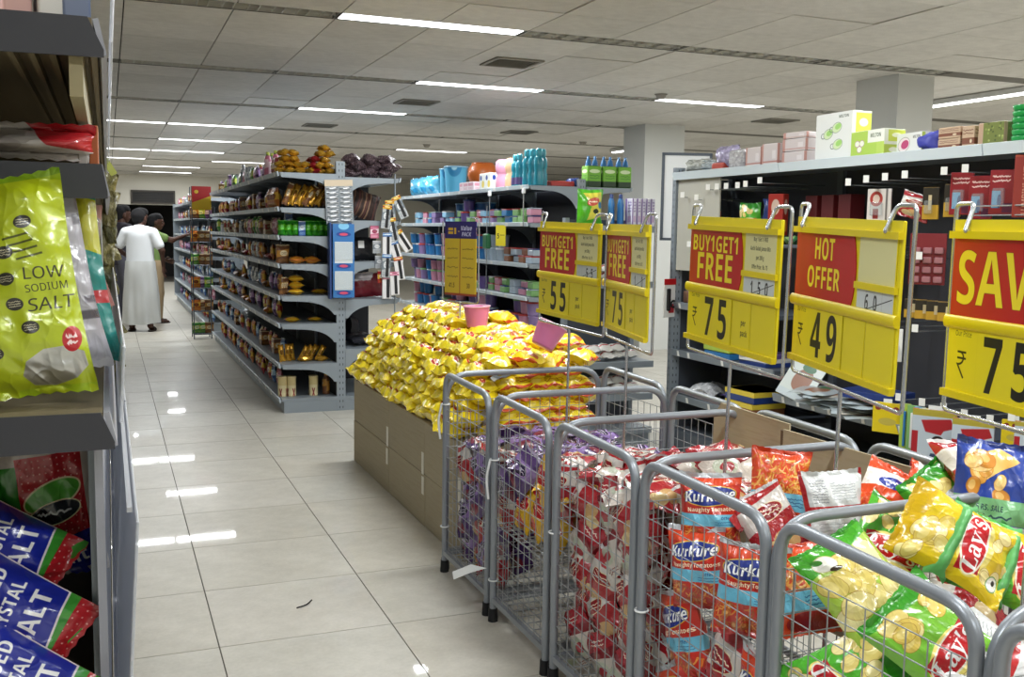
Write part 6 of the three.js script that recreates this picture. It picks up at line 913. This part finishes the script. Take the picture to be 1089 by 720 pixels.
// ---------------------------------------------------------------- people
function surfaceNets(f, lo, hi, cell) {
  const n = [0, 1, 2].map((i) => Math.ceil((hi[i] - lo[i]) / cell) + 2), [nx, ny, nz] = n, val = new Float32Array(nx * ny * nz), at = (x, y, z) => x + nx * (y + ny * z);
  for (let z = 0; z < nz; z++) for (let y = 0; y < ny; y++) for (let x = 0; x < nx; x++) val[at(x, y, z)] = f(lo[0] + x * cell, lo[1] + y * cell, lo[2] + z * cell);
  const id = new Int32Array(nx * ny * nz).fill(-1), pos = [], idx = [];
  for (let z = 0; z < nz - 1; z++) for (let y = 0; y < ny - 1; y++) for (let x = 0; x < nx - 1; x++) {
    let c = 0, sx = 0, sy = 0, sz = 0; const v = [];
    for (let k = 0; k < 8; k++) v.push(val[at(x + (k & 1), y + ((k >> 1) & 1), z + (k >> 2))]);
    for (let a = 0; a < 8; a++) for (const b of [a | 1, a | 2, a | 4]) { if (b === a || v[a] < 0 === v[b] < 0) continue; const t = v[a] / (v[a] - v[b]); sx += (a & 1) + t * ((b & 1) - (a & 1)); sy += ((a >> 1) & 1) + t * (((b >> 1) & 1) - ((a >> 1) & 1)); sz += (a >> 2) + t * ((b >> 2) - (a >> 2)); c++; }
    if (c) { id[at(x, y, z)] = pos.length / 3; pos.push(lo[0] + (x + sx / c) * cell, lo[1] + (y + sy / c) * cell, lo[2] + (z + sz / c) * cell); }
  }
  for (let z = 1; z < nz - 1; z++) for (let y = 1; y < ny - 1; y++) for (let x = 1; x < nx - 1; x++) {
    const a = val[at(x, y, z)] < 0;
    const quad = (p, q, r, s, flip) => { if (p < 0 || q < 0 || r < 0 || s < 0) return; flip ? idx.push(p, r, q, p, s, r) : idx.push(p, q, r, p, r, s); };
    if (a !== val[at(x + 1, y, z)] < 0) quad(id[at(x, y - 1, z - 1)], id[at(x, y, z - 1)], id[at(x, y, z)], id[at(x, y - 1, z)], !a);
    if (a !== val[at(x, y + 1, z)] < 0) quad(id[at(x - 1, y, z - 1)], id[at(x - 1, y, z)], id[at(x, y, z)], id[at(x, y, z - 1)], !a);
    if (a !== val[at(x, y, z + 1)] < 0) quad(id[at(x - 1, y - 1, z)], id[at(x, y - 1, z)], id[at(x, y, z)], id[at(x - 1, y, z)], !a);
  }
  const g = new THREE.BufferGeometry(); g.setAttribute('position', new THREE.Float32BufferAttribute(pos, 3)); g.setAttribute('uv', new THREE.Float32BufferAttribute(new Float32Array((pos.length / 3) * 2), 2)); g.setIndex(idx); g.computeVertexNormals(); return g;
}
function capsules(bones, k) { // smooth union of tapered capsules [a, ra, b, rb, flatten z]
  const B = bones.map(([a, ra, b, rb, fz = 1]) => ({ a, ra, b, rb, fz, d: [b[0] - a[0], b[1] - a[1], b[2] - a[2]] }));
  return (x, y, z) => {
    let s = 0; let m = 1e9;
    for (const q of B) { const px = x - q.a[0], py = y - q.a[1], pz = (z - q.a[2]), dd = q.d[0] ** 2 + q.d[1] ** 2 + q.d[2] ** 2 || 1e-9, t = Math.max(0, Math.min(1, (px * q.d[0] + py * q.d[1] + pz * q.d[2]) / dd)); const d = Math.hypot(px - q.d[0] * t, py - q.d[1] * t, (pz - q.d[2] * t) / q.fz) - (q.ra + (q.rb - q.ra) * t); m = Math.min(m, d); s += Math.exp(-d / k); }
    return s > 1e-30 && s < 1e30 ? -k * Math.log(s) : m;
  };
}
function boundsOf(bones, pad) { const lo = [1e9, 1e9, 1e9], hi = [-1e9, -1e9, -1e9]; for (const [a, ra, b, rb] of bones) for (const [p, r] of [[a, ra], [b, rb]]) for (let i = 0; i < 3; i++) { lo[i] = Math.min(lo[i], p[i] - r - pad); hi[i] = Math.max(hi[i], p[i] + r + pad); } return [lo, hi]; }
const blob = (bones, cell, k, cut) => { const f = capsules(bones, k), [lo, hi] = boundsOf(bones, 0.04); return surfaceNets(cut ? (x, y, z) => Math.max(f(x, y, z), cut(x, y, z)) : f, lo, hi, cell); };
// a hand hanging from the wrist: palm and five unequal fingers, slightly curled; dir = pointing direction, side = thumb side
function handBones(w, dir, side) {
  const d = V3(...dir).normalize(), s = V3(...side).normalize(), nrm = d.clone().cross(s).normalize(), pt = (a, b, c) => { const p = V3(...w).addScaledVector(d, a).addScaledVector(s, b).addScaledVector(nrm, c); return [p.x, p.y, p.z]; };
  const out = [[pt(0, 0, 0), 0.024, pt(0.075, 0.012, 0), 0.02, 1], [pt(0.02, -0.012, 0), 0.018, pt(0.075, -0.024, 0), 0.016, 1]];
  [[0.03, 0.07], [0.01, 0.08], [-0.011, 0.074], [-0.031, 0.058]].forEach(([b, l]) => { out.push([pt(0.08, b, 0), 0.0095, pt(0.08 + l * 0.55, b * 1.1, 0.006), 0.009], [pt(0.08 + l * 0.55, b * 1.1, 0.006), 0.009, pt(0.08 + l * 0.95, b * 1.1, 0.026), 0.0075]); });
  out.push([pt(0.02, 0.022, 0.004), 0.012, pt(0.05, 0.05, 0.014), 0.01], [pt(0.05, 0.05, 0.014), 0.01, pt(0.078, 0.056, 0.024), 0.008]); return out;
}
// head looking towards +z at the origin of the neck top
function headBones(h, turn) { // h = centre of the skull
  const c = Math.cos(turn), s = Math.sin(turn), q = (x, y, z) => [h[0] + x * c + z * s, h[1] + y, h[2] - x * s + z * c];
  return [[q(0, 0.02, -0.015), 0.09, q(0, 0.03, 0.012), 0.086], [q(0, -0.05, 0.03), 0.062, q(0, -0.085, 0.052), 0.036], [q(0, 0.012, 0.088), 0.012, q(0, -0.025, 0.112), 0.015], [q(-0.035, 0.022, 0.086), 0.013, q(0.035, 0.022, 0.086), 0.013], [q(-0.02, -0.058, 0.092), 0.01, q(0.02, -0.058, 0.092), 0.01], [q(0.09, 0.01, -0.008), 0.012, q(0.094, -0.03, -0.004), 0.01], [q(-0.09, 0.01, -0.008), 0.012, q(-0.094, -0.03, -0.004), 0.01]];
}
function person(o) {
  const { bw = 1, label, pos, turn, height = 1.7, head = [0, 1.575, 0.03], headTurn = 0, armL, armR, feet, skin = M.skin } = o, g = thing('person', label, 'person', pos, turn); g.scale.setScalar(height / 1.7);
  const sh = 1.39, body = [];
  body.push([[0, 0.93, 0], 0.125, [0, 1.12, 0.01], 0.118, 0.72], [[0, 1.12, 0.01], 0.12, [0, 1.3, 0], 0.135, 0.7], [[-0.12, sh - 0.02, -0.01], 0.062, [0.12, sh - 0.02, -0.01], 0.062], [[0, 1.4, -0.005], 0.056, [head[0], head[1] - 0.07, head[2] - 0.02], 0.052]);
  for (const [a, s] of [[armL, -1], [armR, 1]]) { const S = [s * 0.185, sh - 0.02, -0.01]; body.push([S, 0.052, a.elbow, 0.039], [a.elbow, 0.037, a.wrist, 0.026]); }
  for (const [f, s] of [[feet[0], -1], [feet[1], 1]]) { const hip = [s * 0.09, 0.9, 0], knee = [(s * 0.09 + f[0]) / 2, 0.48, f[1] * 0.5 + 0.02], ank = [f[0], 0.08, f[1]]; body.push([hip, 0.085, knee, 0.056], [knee, 0.056, ank, 0.036], [ank, 0.034, [f[0] + s * 0.01, 0.028, f[1] + 0.05], 0.03], [[f[0] + s * 0.01, 0.028, f[1] + 0.05], 0.03, [f[0] + s * 0.025, 0.022, f[1] + 0.15], 0.022]); }
  const geos = [blob(body, 0.016, 0.012), blob(headBones(head, headTurn), 0.008, 0.012)];
  for (const [a, s] of [[armL, -1], [armR, 1]]) geos.push(blob(handBones(a.wrist, a.dir, a.thumb ?? [0, 0, 1]), 0.005, 0.004));
  part('body', merge(geos), skin, g);
  // hair cap
  const c = Math.cos(headTurn), s = Math.sin(headTurn), q = (x, y, z) => [head[0] + x * c + z * s, head[1] + y, head[2] - x * s + z * c];
  part('hair', blob([[q(0, 0.035, -0.022), 0.1, q(0, 0.05, 0.012), 0.093], [q(0, -0.03, -0.05), 0.062, q(0, 0.03, -0.05), 0.08], [q(-0.05, 0.085, 0.04), 0.04, q(0.05, 0.085, 0.04), 0.04]], 0.009, 0.012, (x, y, z) => { const dx = x - head[0], dz = z - head[2], f = dz * c + dx * s, yy = y - head[1]; return Math.min(0.05 - yy + Math.max(0, 0), f - 0.015) + 0; }), M.hair, g);
  // eyes
  for (const e of [-0.034, 0.034]) { const m = part('eye', new THREE.SphereGeometry(0.011, 8, 6), col('#d8d4cc', 0.3), g); m.position.set(...q(e, 0.002, 0.088)); }
  // shirt
  const loose = 0.022, sleeves = [];
  for (const [a, sd] of [[armL, -1], [armR, 1]]) { const S = V3(sd * 0.185, sh - 0.02, -0.01), E = V3(...a.elbow), e = S.clone().lerp(E, o.sleeve ?? 0.75); sleeves.push([[S.x, S.y, S.z], 0.068, [e.x, e.y, e.z], 0.066]); }
  const sf = o.shirtTo ?? 0.84;
  part('shirt', blob([[[0, sf - 0.02, 0], (0.16 + (o.flare ?? 0)) * bw, [0, 1.1, 0.01], 0.146 * bw, 0.72 / bw], [[0, 1.1, 0.01], 0.146 * bw, [0, 1.31, 0], 0.15 * bw, 0.74 / bw], [[-0.125, sh - 0.015, -0.01], 0.072, [0.125, sh - 0.015, -0.01], 0.072], ...sleeves, [[0, 1.41, -0.005], 0.068, [0, 1.435, -0.005], 0.062]], 0.013, 0.014, (x, y, z) => Math.max(sf - y, y - 1.462)), o.shirt, g);
  if (o.collar) part('collar', new THREE.TorusGeometry(0.066, 0.014, 8, 20).rotateX(Math.PI / 2 + 0.15).translate(0, 1.455, 0), o.shirt, g);
  if (o.trousers) { const t = []; for (const [f, sd] of [[feet[0], -1], [feet[1], 1]]) { const knee = [(sd * 0.09 + f[0]) / 2, 0.48, f[1] * 0.5 + 0.02]; t.push([[sd * 0.085, 0.88, 0], 0.112, knee, 0.082], [knee, 0.082, [f[0], 0.1, f[1]], 0.07]); } t.push([[-0.05, 0.93, 0], 0.125, [0.05, 0.93, 0], 0.125, 0.85]); part('trousers', blob(t, 0.015, 0.012, (x, y, z) => Math.max(0.07 - y, y - 0.99)), o.trousers, g); }
  if (o.wrapCloth) { // ankle length wrapped cloth with soft folds
    const P2 = [], I = [], U = [], n = 72, m = 26, r = rng(700);
    for (let j = 0; j <= m; j++) for (let i = 0; i <= n; i++) { const v = j / m, a = (i / n) * Math.PI * 2, y = 0.98 - v * 0.87, R = (0.165 + 0.045 * Math.pow(v, 0.8)) * bw, fold = 0.011 * v * Math.sin(a * 7 + v * 2.2) + 0.008 * Math.sin(a * 13 + 1 + v) * v + 0.012 * perlin.noise(Math.cos(a) * 2, v * 3, Math.sin(a) * 2); P2.push(Math.cos(a) * (R + fold), y + 0.012 * v * Math.sin(a * 2 + 1), Math.sin(a) * (R * 0.74 / bw + fold) + 0.01 * v); U.push(i / n, v); }
    for (let j = 0; j < m; j++) for (let i = 0; i < n; i++) { const p = j * (n + 1) + i, t = p + n + 1; I.push(p, p + 1, t, p + 1, t + 1, t); }
    const w = new THREE.BufferGeometry(); w.setAttribute('position', new THREE.Float32BufferAttribute(P2, 3)); w.setAttribute('uv', new THREE.Float32BufferAttribute(U, 2)); w.setIndex(I); w.computeVertexNormals();
    part('wrapped_cloth', w, o.wrapCloth, g);
  }
  for (const [f, sd] of [[feet[0], -1], [feet[1], 1]]) { const sole = extrude(new THREE.Shape().absellipse(0, 0, 0.05, 0.135, 0, 7) && (() => { const s2 = new THREE.Shape(); s2.absellipse(0, 0, 0.048, 0.135, 0, Math.PI * 2); return s2; })(), 0.016, 0.002); sole.rotateX(Math.PI / 2); sole.translate(f[0] + sd * 0.013, 0.017, f[1] + 0.05); const sandal = part('sandal', sole, col('#2a1d17', 0.6), g); part('strap', new THREE.TorusGeometry(0.042, 0.007, 6, 12, Math.PI).translate(f[0] + sd * 0.018, 0.014, f[1] + 0.09), col('#20150f', 0.6), sandal); }
  return g;
}
const clothWhite = std({ color: '#d3d6d8', roughness: 0.85, side: THREE.DoubleSide }), clothWrap = std({ color: '#c4c6c4', roughness: 0.9, side: THREE.DoubleSide }), clothDark = col('#26222c', 0.85), clothGrey = col('#4a4a54', 0.85), clothGreen = col('#6f8a4a', 0.8), clothTan = col('#a08a6a', 0.8);
person({ label: 'person seen from behind in a white short sleeved shirt and long white wrap', pos: [0.415, 0, -14.8], turn: Math.PI - 0.25, height: 1.7, head: [0, 1.572, 0.05], bw: 1.2, flare: 0.012, headTurn: -0.5, armL: { elbow: [-0.29, 1.13, 0.0], wrist: [-0.29, 0.9, 0.1], dir: [0.02, -1, 0.2] }, armR: { elbow: [0.3, 1.14, 0.03], wrist: [0.2, 1.02, 0.22], dir: [-0.3, -0.2, 1], thumb: [0, 1, 0] }, feet: [[-0.12, -0.02], [0.13, 0.0]], shirt: clothWhite, shirtTo: 0.84, sleeve: 0.72, collar: true, wrapCloth: clothWrap });
person({ label: 'person in a dark shirt and grey trousers half hidden by the white shirt', pos: [0.2, 0, -16.3], turn: 2.2, height: 1.76, headTurn: -0.3, armL: { elbow: [-0.25, 1.13, 0.02], wrist: [-0.24, 0.9, 0.1], dir: [0, -1, 0.2] }, armR: { elbow: [0.25, 1.13, 0.02], wrist: [0.2, 0.95, 0.18], dir: [-0.2, -0.5, 0.8] }, feet: [[-0.11, 0], [0.11, 0.02]], shirt: clothDark, trousers: clothGrey, sleeve: 0.8 });
person({ label: 'person in a green top reaching one arm to the far gondola', pos: [0.66, 0, -16.1], turn: Math.PI / 2 + 0.2, height: 1.64, headTurn: -0.2, armL: { elbow: [-0.2, 1.3, 0.22], wrist: [-0.16, 1.38, 0.44], dir: [0.05, 0.25, 1], thumb: [1, 0.2, 0] }, armR: { elbow: [0.25, 1.13, 0.04], wrist: [0.2, 0.98, 0.2], dir: [-0.3, -0.2, 1], thumb: [0, 1, 0] }, feet: [[-0.12, 0], [0.12, 0.04]], shirt: clothGreen, trousers: clothTan, sleeve: 0.5, shirtTo: 0.7 });
one('twig', sweep(fillet([V3(-0.03, 0.004, 0), V3(-0.005, 0.006, 0.003), V3(0.02, 0.006, -0.006), V3(0.045, 0.012, -0.02)], 0.01, 3), 0.003, 6), col('#1c1712', 0.8), 'tiny dark twig lying on the pale floor tiles', 'litter', [0.669, 0, -3.762], 0.3);
renderer.render(scene, camera);
